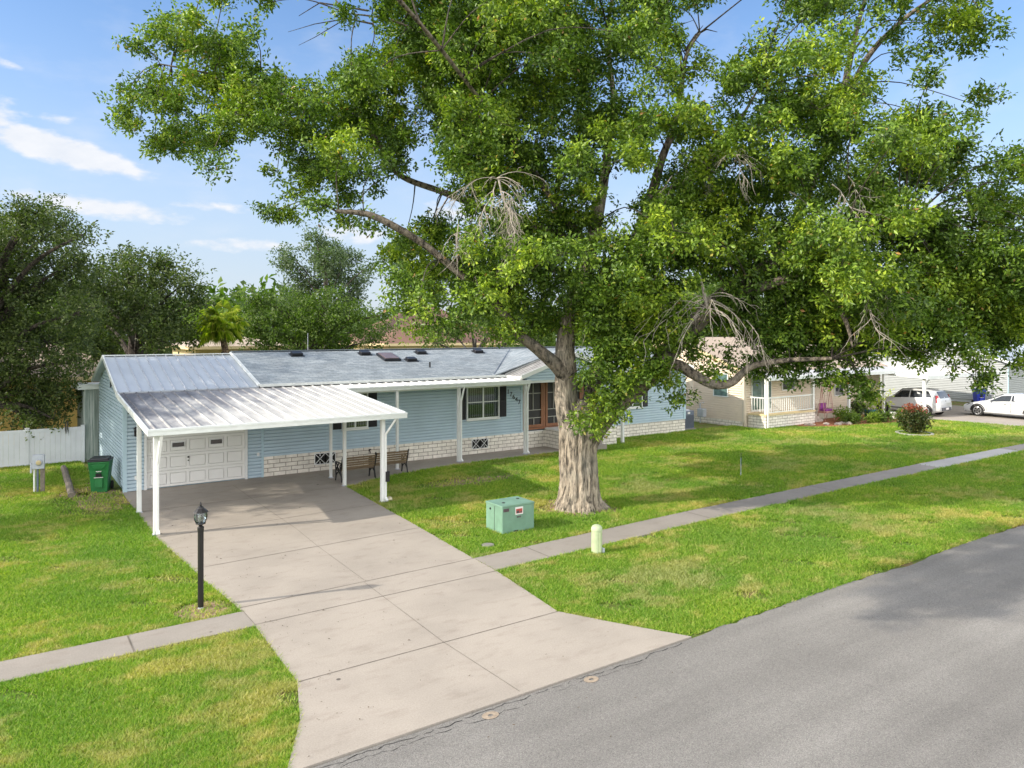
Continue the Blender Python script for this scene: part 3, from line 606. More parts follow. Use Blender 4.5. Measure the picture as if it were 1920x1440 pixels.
b = MB(); b.box(6.15, 14.14, -1.47, -1.363, pz(-1.36) - .12, pz(-1.36) + .03); b.box(6.15, 14.14, -1.49, -1.471, pz(-1.36) - .02, pz(-1.36) + .03); b.build('gutter', M['gutter'], H)
b = MB(); b.bar((-.885, PY0, PZ0 - .03), (-.885, PY1, PZ1 - .03), .05, .15); b.build('roof_edge', M['gutter'], H); b = MB(); b.bar((6.075, -1.5, pz(-1.5) - .03), (6.075, PY1, PZ1 - .03), .05, .15); b.build('roof_edge', M['gutter'], H); b = MB(); b.bar((14.12, PY0, PZ0 - .03), (14.12, -1.36, pz(-1.36) - .03), .04, .13); b.build('roof_edge', M['gutter'], H)
b = MB(); b.box(-.8, 5.98, -5.96, -5.86, pz(-5.9) - .20, pz(-5.9) - .052); b.box(-.8, 5.98, -3.1, -3.0, pz(-3) - .20, pz(-3) - .052); b.box(5.4, 14.08, -1.31, -1.22, pz(-1.26) - .19, pz(-1.26) - .052); b.build('beam', M['white'], H)
def post(x, y, w, top):
    b = MB(); h = w / 2; b.box(x - h, x + h, y - h, y + h, 0, top); b.box(x - h + .02, x + h - .02, y - h - .006, y - h, .02, top); o = b.build('post', M['white'], H, bevel=.006)
    b = MB(); b.box(x - h - .02, x + h + .02, y - h - .02, y + h + .02, -.02, .03); b.build('base_plate', M['grey_metal'], o); return o
for x, y, w in [(-.66, -3.21, .115), (-.66, -5.98, .12), (5.44, -3.05, .10), (5.50, -5.88, .12), (5.56, -1.5, .09), (8.16, -1.34, .09), (10.82, -1.27, .12), (14.05, -1.2, .12)]: post(x, y, w, pz(y) - .055)
post(19.42, -1.28, .12, 2.93)
def downspout(x, y, yg, zg, dx, zl, zb):
    b = MB(); y2 = y - .11; b.bar((x + dx, yg, zg), (x, y2, zl), .075, .055); b.bar((x, y2, zl + .03), (x, y2, zb), .075, .055); b.bar((x, y2, zb + .03), (x, y2 - .12, zb - .05), .075, .055); b.build('downspout', M['white'], H, bevel=.006)
downspout(-.64, -5.98, -6.24, 2.5, .06, 1.75, .10); downspout(5.54, -5.88, -6.24, 2.5, .24, 2.0, .12); downspout(10.86, -1.27, -1.42, 2.92, .12, 2.35, .10); downspout(14.08, -1.2, -1.42, 2.92, .02, 2.6, .10)
b = MB(); b.box(5.52, 5.64, -6.08, -5.95, .62, .92); b.build('junction_box', M['shutter'], H, bevel=.01)
b = MB(); b.obox((-.33, -.10, 1.84), (.09, .10, .20), Matrix.Identity(3)); b.lathe([(.02, 0), (.08, .02), (.03, .09)], (-.33, -.11, 1.95), 10); b.build('wall_lamp', M['lamp_black'], H, bevel=.01)
b = MB(); b.box(-.36, -.28, -.08, -.02, .36, .48); b.build('outlet', M['white'], H); b = MB(); b.box(3.45, 3.53, -.08, -.02, .75, .87); b.build('outlet', M['white'], H)
b = MB(); b.tube([(7.6, -.06, .58), (7.6, -.16, .56), (7.6, -.18, .48)], .02, 6); b.lathe([(.05, -.01), (.05, .01)], (7.6, -.17, .63), 8); b.build('hose_tap', M['shutter'], H)

# ------------------------------------------------------------------ vegetation
def leaf_arrays(P, size, width, droop=.0, per=8, spread=.16, jit=.35, rg=rng):
    """rosettes of `per` folded leaves at the points P"""
    n = len(P); k = per; m = n * k
    axis = rg.normal(size=(n, 3)); axis[:, 2] = np.abs(axis[:, 2]) * .9 + .25; axis /= np.linalg.norm(axis, axis=1, keepdims=True)
    A = np.repeat(axis, k, 0); C = np.repeat(P, k, 0) + rg.normal(size=(m, 3)) * spread * .35
    d = rg.normal(size=(m, 3)); d -= (d * A).sum(1, keepdims=True) * A * .55; d[:, 2] -= droop; d /= np.linalg.norm(d, axis=1, keepdims=True)
    s = np.cross(d, A + rg.normal(size=(m, 3)) * jit); s /= np.linalg.norm(s, axis=1, keepdims=True) + 1e-6
    nn = np.cross(s, d); L = size * rg.uniform(.7, 1.25, (m, 1)); w = width * rg.uniform(.75, 1.2, (m, 1)); C = C + d * spread * rg.uniform(.1, .9, (m, 1))
    base = C; tip = C + d * L - nn * L * .12; mid = C + d * L * .52
    l = mid + s * w * .5 + nn * w * .18; r = mid - s * w * .5 + nn * w * .18
    V = np.stack([base, r, tip, l], 1).reshape(-1, 3); i = np.arange(m)[:, None] * 4
    F = np.concatenate([i + np.array([0, 1, 2]), i + np.array([0, 2, 3])], 1).reshape(-1, 3)
    return V, F
def clump_points(blobs, sub, per_sub, sig, flat=.8, rg=rng):
    """points for twig ends: lumpy sub-clumps on and inside each blob (centre, radius, density)"""
    out = []; cents = []
    for c, r, dens in blobs:
        ns = max(3, int(sub * dens * r * r)); d = rg.normal(size=(ns, 3)); d /= np.linalg.norm(d, axis=1, keepdims=True)
        rad = r * np.where(rg.random((ns, 1)) < .72, rg.uniform(.62, 1.08, (ns, 1)), rg.uniform(.1, .62, (ns, 1)))
        cc = np.array(c) + d * rad * np.array([1, 1, flat]); cents.append((np.array(c), cc))
        k = np.maximum(2, (per_sub * rg.uniform(.4, 1.5, ns)).astype(int)); q = np.repeat(cc, k, 0)
        out.append(q + rg.normal(size=q.shape) * sig * np.repeat(rg.uniform(.6, 1.3, ns), k)[:, None] * np.array([1, 1, .7]))
    return np.concatenate(out), cents
def spline(pts, n=6):
    """Catmull-Rom through (point, radius) pairs"""
    P = [Vector(p) for p, r in pts]; Q = [r for p, r in pts]; out = []; rr = []
    for i in range(len(P) - 1):
        p0, p1, p2, p3 = P[max(i-1, 0)], P[i], P[i+1], P[min(i+2, len(P)-1)]
        for k in range(n):
            t = k / n; out.append(.5 * ((2*p1) + (p2-p0)*t + (2*p0-5*p1+4*p2-p3)*t*t + (3*p1-p0-3*p2+p3)*t**3)); rr.append(Q[i] + (Q[i+1]-Q[i])*t)
    return out + [P[-1]], rr + [Q[-1]]

# ---- the big tree in the front lawn
TD = 21.44
TB = at(1085, 955, TD); TB.z = 0
T = thing('shade_tree', 'huge broad-crowned shade tree with pale furrowed trunk and dead twigs on the front lawn', 'tree', TB)
def rel(p): return Vector(p) - TB
def px(u, v, dd=0): return rel(at(u, v, TD + dd))
def bark_tube(pts, n=40, seed=1, ridges=9, amp=.07, sub=10, flare=0):
    P, Q = spline(pts, sub); r = random.Random(seed); m = len(P); ph = [(r.uniform(0, 6.28), r.randint(5, 27), r.uniform(.3, 1)) for _ in range(ridges)]
    vs = []; ref = Vector((0.2, 0.97, 0.1)); tw = 0
    for i, p in enumerate(P):
        d = (P[min(i+1, m-1)] - P[max(i-1, 0)]).normalized(); a = d.cross(ref).normalized(); b = d.cross(a); tw += r.uniform(-.02, .02)
        fl = max(0, 1 - i / (m * .35)) if flare else 0
        for k in range(n):
            t = 2*math.pi*k/n; w = 0
            for f, q, s in ph: w += s * math.sin(q * (t + tw) + f + .35 * math.sin(i * .35 + f))
            w = w / ridges ** .5; w = amp * (w - .5 * abs(w)) + r.uniform(-.012, .012)
            root = flare * fl * fl * (.5 + .5 * math.sin(5 * t + .6)) ** 2
            vs.append(p + (a * math.cos(t) + b * math.sin(t)) * Q[i] * (1 + w + root))
    fs = [(i*n+k, i*n+(k+1) % n, (i+1)*n+(k+1) % n, (i+1)*n+k) for i in range(m-1) for k in range(n)] + [tuple(range((m-1)*n, m*n))]
    return vs, fs
b = MB(); dz = lambda u, v, r, dd=0: (px(u, v, dd), r)
b.add(*bark_tube([(rel(TB) + Vector((.02, 0, -.12)), .74), (rel(TB) + Vector((0, 0, .22)), .61), dz(1085, 900, .545), dz(1083, 850, .535), dz(1086, 808, .57), dz(1090, 775, .44), dz(1094, 750, .22)], 96, 4, 15, .12, 12, .38)); b.build('trunk', M['bark'], T, True)
LIMBS = []
def limb(pts, n=24, seed=1, amp=.06, name='limb'):
    b = MB(); b.add(*bark_tube(pts, n, seed, 7, amp, 7)); b.build(name, M['bark'] if seed == 2 else M['shaded_limb_bark'], T, True); P, Q = spline(pts, 7); LIMBS.extend(zip(P, Q))
limb([dz(1079, 860, .30), dz(1070, 800, .36), dz(1061, 745, .33), dz(1061, 690, .31), dz(1060, 640, .27, .1), dz(1078, 560, .24, .3), dz(1105, 470, .21, .4), dz(1125, 380, .16, .4), dz(1140, 280, .12, .8), dz(1150, 190, .085, 1.2), dz(1140, 60, .06, 1.4), dz(1160, -60, .04, 1.5)], 30, 2)
limb([dz(1092, 880, .20), dz(1098, 835, .34), dz(1125, 790, .34, -.1), dz(1160, 752, .32, -.2), dz(1205, 715, .30, -.3), dz(1245, 672, .28, -.4), dz(1300, 610, .26, -.5), dz(1368, 545, .235, -.6), dz(1440, 500, .20, -.8), dz(1515, 462, .15, -1.1), dz(1600, 430, .09, -1.4), dz(1700, 420, .04, -1.6)], 30, 3)
limb([dz(1094, 800, .26, .3), dz(1108, 740, .22, .5), dz(1128, 660, .20, .8), dz(1160, 560, .19, 1), dz(1192, 450, .16, .9), dz(1222, 365, .15, .7), dz(1240, 300, .12, .5), dz(1268, 225, .085, .3), dz(1280, 140, .065, .2), dz(1290, 95, .055, .2), dz(1312, 62, .035, .2)], 22, 4)
limb([dz(1063, 708, .24, -.1), dz(1040, 682, .20, -.2), dz(1005, 652, .165, -.3), dz(972, 625, .14, -.4), dz(930, 570, .11, -.5), dz(870, 520, .10, -.7), dz(800, 462, .095, -1.0), dz(740, 425, .10, -1.3), dz(690, 402, .085, -1.5), dz(630, 396, .05, -1.7)], 18, 5)
limb([dz(1105, 470, .16, .4), dz(1020, 430, .14, .8), dz(920, 395, .12, 1.2), dz(830, 360, .10, 1.4), dz(745, 325, .09, 1.3), dz(700, 255, .075, 1.1), dz(620, 205, .06, .9), dz(520, 175, .05, .7), dz(400, 140, .035, .4), dz(300, 120, .02, .1)], 16, 6)
limb([dz(1225, 690, .17, -.5), dz(1268, 684, .16, -.8), dz(1300, 702, .14, -1.0), dz(1338, 721, .125, -1.2), dz(1372, 717, .11, -1.3), dz(1408, 688, .09, -1.4), dz(1470, 676, .07, -1.6), dz(1560, 672, .045, -2.0)], 16, 7)
limb([dz(1368, 545, .15, -.6), dz(1420, 540, .13, -1.2), dz(1490, 522, .12, -1.8), dz(1550, 545, .09, -2.4), dz(1585, 600, .055, -2.8), dz(1598, 650, .02, -3.0)], 14, 8)
limb([dz(1440, 500, .14, -.8), dz(1480, 430, .13, .2), dz(1530, 330, .12, 1.0), dz(1570, 230, .11, 1.4), dz(1590, 130, .10, 1.5), dz(1610, 40, .07, 1.5), dz(1640, -60, .05, 1.4)], 14, 9)
limb([dz(1575, 215, .09, 1.4), dz(1625, 110, .085, 1.2), dz(1690, 40, .07, .9), dz(1745, 0, .05, .6), dz(1800, -30, .03, .4)], 12, 10)
limb([dz(1105, 470, .15, .4), dz(1040, 380, .12, .2), dz(970, 280, .09, .4), dz(900, 190, .07, .3), dz(830, 90, .05, 0), dz(740, 40, .035, -.3), dz(650, 25, .015, -.5)], 14, 11)
limb([dz(1222, 365, .10, .7), dz(1270, 350, .085, .4), dz(1310, 332, .07, 0), dz(1360, 270, .05, -.3), dz(1420, 170, .03, -.6)], 12, 12)
limb([dz(970, 280, .06, .4), ((rel((3.5, -11.2, 12.4))), .05), ((rel((0, -13.2, 12.6))), .045), ((rel((-4.5, -14.0, 11.7))), .035), ((rel((-7.5, -14.5, 10.7))), .02)], 10, 13)
# bare dead tops against the sky
for pts in ([(1285, 95, .05), (1305, 65, .035), (1325, 55, .02), (1345, 60, .008)], [(1300, 72, .02), (1312, 82, .012), (1326, 88, .006)], [(1305, 65, .02), (1318, 48, .008)], [(1200, 75, .04), (1222, 40, .03), (1250, 8, .02), (1265, -20, .01)], [(1222, 50, .02), (1260, 52, .015), (1300, 38, .006)],
            [(1590, 110, .04), (1630, 55, .03), (1665, 38, .02), (1720, 38, .012), (1770, 42, .006)], [(1752, 38, .01), (1760, 80, .006)], [(700, 45, .03), (650, 35, .02), (590, 45, .012), (540, 60, .006)], [(640, 40, .015), (590, 70, .01), (560, 85, .005)], [(690, 20, .03), (600, 5, .02), (560, 30, .008)]):
    b = MB(); b.tube([px(u, v, .2) for u, v, r in pts], [r for u, v, r in pts], 6); b.build('dead_branch', M['bark_dark'], T, True)

BL = """330 60 62;420 85 58;275 95 34;470 60 34;300 190 60;240 168 28;232 205 22;390 150 72;470 165 66;560 180 64;262 240 34;330 250 52;390 262 52;388 308 24;440 215 62;505 225 55;290 275 28;360 30 40
560 265 62;630 215 72;520 320 32;590 320 52;640 355 46;600 385 30;505 402 18;540 400 22;560 350 30;640 290 60;650 410 26;690 425 20
700 150 70;720 230 74;770 100 62;700 320 50;660 160 50;780 45 66;850 60 76;500 5 22;640 25 24;720 10 40;760 290 42
830 190 82;920 90 96;945 215 100;1030 50 86;1035 175 92;880 290 66;990 310 88;1110 250 60;1120 160 42;870 130 70;960 20 80;1080 110 70
760 470 44;805 425 46;780 540 56;850 495 70;925 430 78;900 555 76;830 598 46;960 535 86;1000 455 82;1080 395 78;1100 310 58;1130 515 86;1085 575 70;1000 600 46;1175 590 76;1160 670 54;1205 690 42;1130 725 34;1150 760 30;1110 785 20;1190 640 60;1040 500 80;880 380 36;945 615 34;800 520 44;740 505 26
1225 530 76;1265 600 54;1300 455 86;1320 360 80;1255 235 38;1190 110 42;1225 55 44;1215 180 34;1160 40 40;1280 160 26;1260 10 40;1330 240 40;1245 400 50;1200 470 70
1400 245 80;1375 150 46;1440 115 58;1500 195 84;1480 315 86;1400 395 86;1425 525 76;1500 445 92;1520 555 86;1470 625 52;1560 630 66;1580 480 92;1600 355 84;1585 245 76;1545 95 62;1610 150 46;1690 285 72;1660 415 82;1655 535 92;1640 640 54;1605 705 34;1350 460 76;1380 600 46
1740 515 82;1740 605 54;1720 660 40;1800 425 46;1765 330 54;1755 235 44;1825 555 72;1880 480 60;1880 375 46;1900 590 56;1850 650 34;1905 660 38;1840 200 36;1805 270 40;1830 690 22;1960 450 70;1960 560 70;1950 330 50;1880 640 30;1790 640 40;1845 715 14;1780 570 70;1710 450 60
1500 25 42;1560 0 50;1700 5 38;1790 15 52;1850 45 38;1760 75 30;1700 100 26;1640 10 40;1825 90 26;1450 60 30;1740 150 20;1680 60 22
1180 300 50;1210 240 44;1235 130 46;1290 230 50;1320 300 48;1160 80 50;1250 60 40;1215 10 50;1300 130 34;1150 230 60;1280 390 50;860 250 60;900 330 60;870 60 70;820 120 70;1560 600 66;1650 600 66;1720 560 74;1480 600 56;1420 615 46;1800 615 42;1700 635 36;1380 560 54;1540 520 76;1440 676 26;1500 668 32;1560 662 34;1610 660 34;1840 520 66;1910 540 60;1860 580 50;1760 440 56;1120 690 36;1150 650 48;1165 715 34;1128 760 28;1108 785 16;1180 640 44;1165 605 50;1140 600 44;1850 430 46;1725 330 46;1880 300 40;1770 290 40;1820 480 50;1700 250 50;1850 380 44;1340 685 30;1400 670 34;1450 668 36;1500 675 34;1300 660 30;1540 690 28;1285 640 26;1430 700 18;1475 700 16;1622 735 15;1240 720 22;1270 745 10
420 -30 60;700 -60 90;850 -60 110;1000 -70 120;1150 -60 100;1300 -60 80;1500 -70 90;1700 -70 90;1850 -40 70;560 -50 40"""
SPARSE = {(1120,160),(1190,110),(1225,55),(1215,180),(1280,160),(1160,40),(1260,10),(1700,100),(1760,75),(1825,90),(1740,150),(1680,60),(640,25),(1340,685),(1400,670),(1450,668),(1500,675),(1300,660),(1540,690),(1800,425),(1805,270),(1765,330),(880,380),(262,240),(232,205),(1245,400),(1330,240),(700,320),(760,290),(1845,715),(1110,785),(1610,150),(1450,60),(1640,10),(1700,5),(1270,745)}
blobs = []; rb = random.Random(5)
for tok in BL.replace('\n', ';').split(';'):
    u, v, r = map(float, tok.split()); r *= .84 if u < 700 else (.92 if v < 600 else 1); sp = (int(u), int(v)) in SPARSE
    dens = .55 if sp else 1.0
    # limbs reach out all round the trunk: the crown is as deep as it is wide
    core = max(0, 1 - abs(u - 1150) / 900); off = rb.uniform(-2.6, 1.2) * (.35 + core) - (1.2 if u > 1500 else 0)
    if v > 600: off *= .4
    if v >= 600 and 1095 < u < 1230: off = -.9 - rb.random() * .5
    D = TD + off; c = rel(at(u, v, D)); blobs.append((c, r / FPX * D, dens))
    if r > 40 and v < 640:
        if v < 560 and rb.random() < .55 and 560 < u < 1720: D3 = TD + off - rb.uniform(1.2, 2.8); blobs.append((rel(at(u + rb.uniform(-40, 40), v + rb.uniform(-30, 30), D3)), r * .62 / FPX * D3, .7))
        D2 = TD + off + rb.uniform(2.2, 5.0) * (.4 + .6 * core); blobs.append((rel(at(u + rb.uniform(-25, 25), v + rb.uniform(-20, 20), D2)), r * .95 / FPX * D2, .8))
# a long limb reaching out over the verge, above the picture; its leaves shade the road
for x, y, z, r in [(-5.6, -14.6, 10.6, 1.0), (-4.2, -14.2, 11.0, 1.1), (-2.8, -14.5, 10.9, .9), (-1.9, -14.0, 11.6, 1.0), (-3.2, -13.6, 11.6, 1.0), (-5.0, -13.6, 11.4, .9), (-1.0, -13.2, 12.0, 1.0), (-4.4, -15.1, 10.4, .7), (-.2, -13.8, 11.6, .8)]: blobs.append((rel((x - 2.2, y, z)), r * 1.0, .7))
pts_, cents = clump_points(blobs, 21, 13, .20)
V, F = leaf_arrays(pts_, .128, .064, .12, 10, .11)
np_mesh('crown', V, F, M['leaf'], T)
# branchlets from the limbs to the leaf clumps
b = MB(); LP = np.array([list(p) for p, q in LIMBS])
for c, cc in cents:
    j = int(np.argmin(((LP - c) ** 2).sum(1))); s = Vector(LP[j]); e = Vector(c); L_ = (e - s).length
    mid = (s + e) / 2 + Vector((rb.uniform(-.1, .1), rb.uniform(-.1, .1), .12)) * L_; P, Q = spline([(s, min(.032, .010 + L_ * .006)), (mid, .015), (e, .010)], 4); b.tube(P, Q, 5, False)
    for q in cc[::4]:
        q = Vector(q); m2 = (e + q) / 2 + Vector((rb.uniform(-.1, .1),) * 3); b.tube([e, m2, q], [.014, .010, .005], 3, False)
tw_ = tag(b.build('branchlet', M['bark_dark'], T), kind='stuff')
# bleached dead twigs hanging in the crown
def dead_spray(b, p, d, L, r, depth, rg_):
    pts = [p]; q = p; dd = d.normalized()
    for i in range(4):
        dd = (dd + Vector((rg_.uniform(-.35, .35), rg_.uniform(-.35, .35), rg_.uniform(-.32, .12)))).normalized(); q = q + dd * L / 4; pts.append(q)
    b.tube(pts, [r, r*.85, r*.7, r*.5, r*.3], 4, False)
    if depth:
        for i in range(1, 5):
            for _ in range(2 if depth > 1 else 1):
                nd = (dd + Vector((rg_.uniform(-1, 1), rg_.uniform(-1, 1), rg_.uniform(-.9, .35)))).normalized(); dead_spray(b, pts[i], nd, L * rg_.uniform(.45, .7), r * .55, depth - 1, rg_)
def arc_spray(b, p, n, L, r, rg_):
    for k in range(n):
        a = rg_.uniform(-2.6, 2.6); d = RT * math.sin(a) - FW * (.25 + .6 * abs(math.cos(a))) + Vector((0, 0, rg_.uniform(-.3, .75))); d.normalize(); l = L * rg_.uniform(.5, 1.15); pts = [Vector(p)]; q = Vector(p)
        for i in range(7):
            d = (d + Vector((rg_.uniform(-.16, .16), rg_.uniform(-.16, .16), -.20 + rg_.uniform(-.08, .08)))).normalized(); q = q + d * l / 7; pts.append(q)
            if i > 1:
                e = (d + Vector((rg_.uniform(-.9, .9), rg_.uniform(-.9, .9), rg_.uniform(-.9, .4)))).normalized(); m2 = q + e * l * .14; b.tube([q, m2, m2 + (e + Vector((rg_.uniform(-.5, .5), rg_.uniform(-.5, .5), -.4))).normalized() * l * .13], [r * .5, r * .4, r * .2], 3, False)
        b.tube(pts, [r * (1 - .1 * i) for i in range(8)], 4, False)
rd = random.Random(21); b = MB()
for u, v, dd, dx, dy, L, r, dep in [(935, 335, -2.6, .5, 1, 1.3, .03, 3), (930, 340, -2.5, -.5, .9, 1.0, .02, 2), (900, 330, -2.2, -.8, .8, .9, .016, 2),
                                 (1620, 500, -3.2, .8, .9, .9, .016, 2), (1625, 540, -3.3, .2, 1, 1.0, .022, 2), (1560, 345, -3, 1, .5, 1.0, .016, 2), (1480, 360, -2.6, .9, .1, .8, .02, 1), (1375, 270, -2.4, .4, .9, .9, .016, 2), (1590, 330, -2.6, .3, .8, .8, .014, 2), (1260, 330, -1, -.6, .9, .8, .014, 2), (1300, 300, -1, .5, .8, .8, .014, 2), (860, 420, -2.6, -.2, 1, .8, .014, 2), (1400, 600, -1.9, .8, .6, 1.0, .016, 2), (1100, 600, -1.5, -.3, 1, .5, .01, 1), (1270, 690, -1.2, .2, 1, .55, .012, 1)]:
    dead_spray(b, px(u, v, dd), RT * dx + Vector((0, 0, -dy)), L, r, dep, rd)
b.tube([px(1312, 515, -1.5), px(1320, 550, -1.7), px(1326, 575, -1.8)], [.02, .05, .03], 6); arc_spray(b, px(1322, 560, -1.7), 9, 1.7, .014, rd); arc_spray(b, px(1328, 578, -1.8), 9, 2.0, .016, rd); arc_spray(b, px(930, 335, -2.6), 7, 1.3, .010, rd); arc_spray(b, px(1300, 300, -1.2), 7, 1.3, .009, rd); arc_spray(b, px(1380, 290, -2.4), 6, 1.2, .009, rd); arc_spray(b, px(850, 440, -2.4), 5, 1.0, .008, rd)
tag(b.build('dead_twigs', M['twig'], T), kind='stuff')

# ---- other trees
def tree(name, label, blobs_px, depth, leaf, lsize, trunk, sub=9, per_sub=6, sig=.3, group=None, bark_='bark_dark', cat='tree', dj=2.0, per=6, wid=.5, spars=1.0, seed=1, extra=()):
    r_ = random.Random(seed); rg = np.random.default_rng(seed); tu, tr = trunk; base = at(tu, 623 + 5.04 / depth * FPX, depth); base.z = 0
    o = thing(name, label, cat, base, group=group); bl = []
    for u, v, r in blobs_px:
        D = depth + r_.uniform(-dj, dj); bl.append((at(u, v, D) - base, r / FPX * D, spars))
    for c, r in extra: bl.append((Vector(c) - base, r, spars))
    pts, cents = clump_points(bl, sub, per_sub, sig, .85, rg); V, F = leaf_arrays(pts, lsize, lsize * wid, .1, per, lsize * .9, .35, rg); np_mesh('crown', V, F, M[leaf], o)
    top = max(c.z for c, r, _ in bl); b = MB(); P, Q = spline([(Vector((0, 0, -.1)), tr * 1.3), (Vector((.05, .1, top * .25)), tr), (Vector((-.1, 0, top * .5)), tr * .8), (Vector((.1, .1, top * .8)), tr * .35)], 5); b.tube(P, Q, 10, True, .08)
    b.build('trunk', M[bark_], o, True); b = MB()
    for c, cc in cents:
        c = Vector(c); s = Vector((0, 0, max(top * .22, min(top * .7, c.z * .62)))); L_ = (c - s).length; mid = (s + c) / 2 + Vector((0, 0, .1 * L_)); P, Q = spline([(s, tr * .38), (mid, tr * .22), (c, tr * .08)], 4); b.tube(P, Q, 6, False)
        for q in cc[::6]: b.tube([c, Vector(q)], [tr * .07, .008], 3, False)
    tag(b.build('branch', M[bark_], o), kind='stuff'); return o
def bp(s): return [tuple(map(float, t.split())) for t in s.split(';')]
tree('oak_tree', 'dark live oak drooping over the white vinyl fence at the left edge', bp('40 455 66;110 425 52;70 400 34;155 440 26;30 540 80;105 520 66;150 490 36;20 640 84;85 640 80;40 735 72;105 735 52;140 590 50;60 790 32;-60 500 120;-80 650 120;-180 560 130;-60 450 80;-160 700 90;100 785 22;135 680 30;40 420 50;-170 430 110'), 29, 'leaf_oak', .14, (-30, .38), 38, 7, .24, 'dark oaks behind the fence', seed=2, dj=2.4, per=7,
     extra=[((-9.5, 3.0, 6.6), 1.7), ((-8.5, 4.6, 8.2), 1.6), ((-7.6, 3.6, 5.2), 1.3), ((-12, 2.0, 7.4), 2.0), ((-11, 5, 5.5), 2.0), ((-6.6, 5.2, 6.4), 1.3), ((-10.5, 0.4, 6.2), 1.5), ((-13, 4, 9), 1.8), ((-8.2, 2.2, 4.9), 1.4), ((-9, 6.6, 6.0), 1.7), ((-8.4, 8, 7.6), 1.7), ((-8.0, 6.4, 4.4), 1.3), ((-9.4, 2.0, 8.6), 1.5), ((-11.5, -1.4, 4.6), 1.5), ((-12.5, -.6, 6.6), 1.7), ((-10.4, -.4, 8.2), 1.5), ((-11, 7.5, 8.6), 1.8), ((-7.2, 4.8, 9.4), 1.4), ((-10, 4.0, 10), 1.5)])
tree('oak_tree', 'dark live oak with ragged top standing just left of the metal garage roof', bp('240 520 52;300 500 38;340 535 44;370 565 26;325 600 46;260 590 56;200 560 56;215 635 46;300 640 36;190 650 30;355 630 30;280 545 50;180 600 50;245 480 24;205 500 30;160 640 40;150 540 40'), 37, 'leaf_oak', .17, (255, .32), 28, 7, .26, 'dark oaks behind the fence', seed=3, dj=3, per=7)
tree('round_tree', 'rounded mid-green tree behind the ridge between the palm and the brown roof', bp('480 560 30;470 612 36;540 585 46;600 588 46;655 600 42;620 560 30;698 612 32;560 630 40;640 638 40;500 645 30;700 640 24;590 620 50;520 620 40;720 590 20'), 48, 'leaf_mid', .20, (590, .35), 19, 8, .32, seed=4, dj=3, per=6)
tree('airy_tree', 'tall thin grey-green tree rising airy against the sky behind the house', bp('545 492 26;600 465 34;650 488 28;620 520 38;565 530 30;672 530 24;690 500 14;590 440 16;530 470 14;560 560 30;650 560 30;610 490 30'), 58, 'leaf_grey', .26, (612, .22), 20, 8, .36, seed=5, dj=2, per=6, spars=.9, wid=.45)
tree('hedge_tree', 'bright green bushy trees tucked under the big crown beside the brown roof', bp('850 628 34;915 632 32;960 638 26;805 640 20;880 600 30;1010 630 30;940 600 30'), 46, 'leaf_mid', .22, (890, .25), 13, 7, .3, seed=6, dj=2, per=6)
tree('lime_tree', 'lime green sunlit tree showing behind the palm', bp('372 590 20;400 600 22;385 620 22;455 600 18;360 615 14'), 62, 'leaf_lime', .3, (385, .2), 11, 6, .35, seed=7, dj=2)
tree('far_tree', 'broad green tree far behind the tan house', bp('1180 560 80;1260 600 70;1330 580 80;1400 610 60;1460 590 70;1540 600 70;1240 640 50;1350 640 50;1450 640 40;1120 620 60'), 66, 'leaf_mid', .34, (1330, .4), 7, 6, .45, 'trees beyond the tan house', seed=8, dj=4)
tree('far_tree', 'green tree far behind the white-sided house at the right edge', bp('1640 590 60;1720 580 66;1800 590 60;1880 600 56;1940 590 60;1680 630 40;1840 630 36;1990 620 50'), 84, 'leaf_mid', .4, (1780, .4), 6, 6, .5, 'trees beyond the tan house', seed=9, dj=4)
# fan palm
def palm():
    D = 40; base = at(432, 623 + 5.04 / D * FPX, D); base.z = 0; o = thing('fan_palm', 'fan palm with drooping fronds coloured sun-bright yellow-green behind the garage roof', 'palm', base); rg = random.Random(9)
    c = at(415, 606, D) - base; b = MB(); b.tube([(0, 0, -.1), (.1, 0, 2), c * .9, c], [.22, .17, .17, .2], 10, True, .15); b.build('trunk', M['palm_bark'], o, True); b = MB()
    for i in range(46):
        az = rg.uniform(0, 6.283); el = rg.uniform(-.9, 1.35); L = rg.uniform(.55, .95); d = Vector((math.cos(az)*math.cos(el), math.sin(az)*math.cos(el), math.sin(el))); h = c + d * L
        b.bar(c, h, .02, .012); s = d.cross(Vector((0, 0, 1))).normalized(); n = s.cross(d).normalized()
        for k in range(17):
            a = (k - 8) / 8 * 1.45; dir_ = (d * math.cos(a) + s * math.sin(a)).normalized(); l = .72 * (1 - .25 * abs(a)); m = h + dir_ * l * .6 + n * .04; t = h + dir_ * l - Vector((0, 0, .22 * (1 + .4 * rg.random()))); w = (dir_.cross(n)).normalized() * .022
            b.add([h, m + w, t, m - w], [(0, 1, 2), (0, 2, 3)])
    b.build('frond', M['leaf_palm'], o)
palm()
# a closed line of far woods round the plain
def far_wood():
    rg = np.random.default_rng(31); n = 9000; a = rg.uniform(R(-70), R(125), n); Rr = rg.uniform(120, 170, n); h = 9.5 + 2.2 * np.sin(a * 9) + 1.6 * np.sin(a * 23 + 1) + rg.normal(size=n) * .6
    z = h * rg.random(n) ** .6; P = np.stack([CAM.x + np.sin(a) * Rr, CAM.y + np.cos(a) * Rr, z], 1); V, F = leaf_arrays(P, 1.5, .9, .1, 8, 1.3, .4, rg); tag(np_mesh('far_wood', V, F, M['leaf_mid']), 'dark line of far woods closing the horizon', 'woods', kind='stuff')
far_wood()
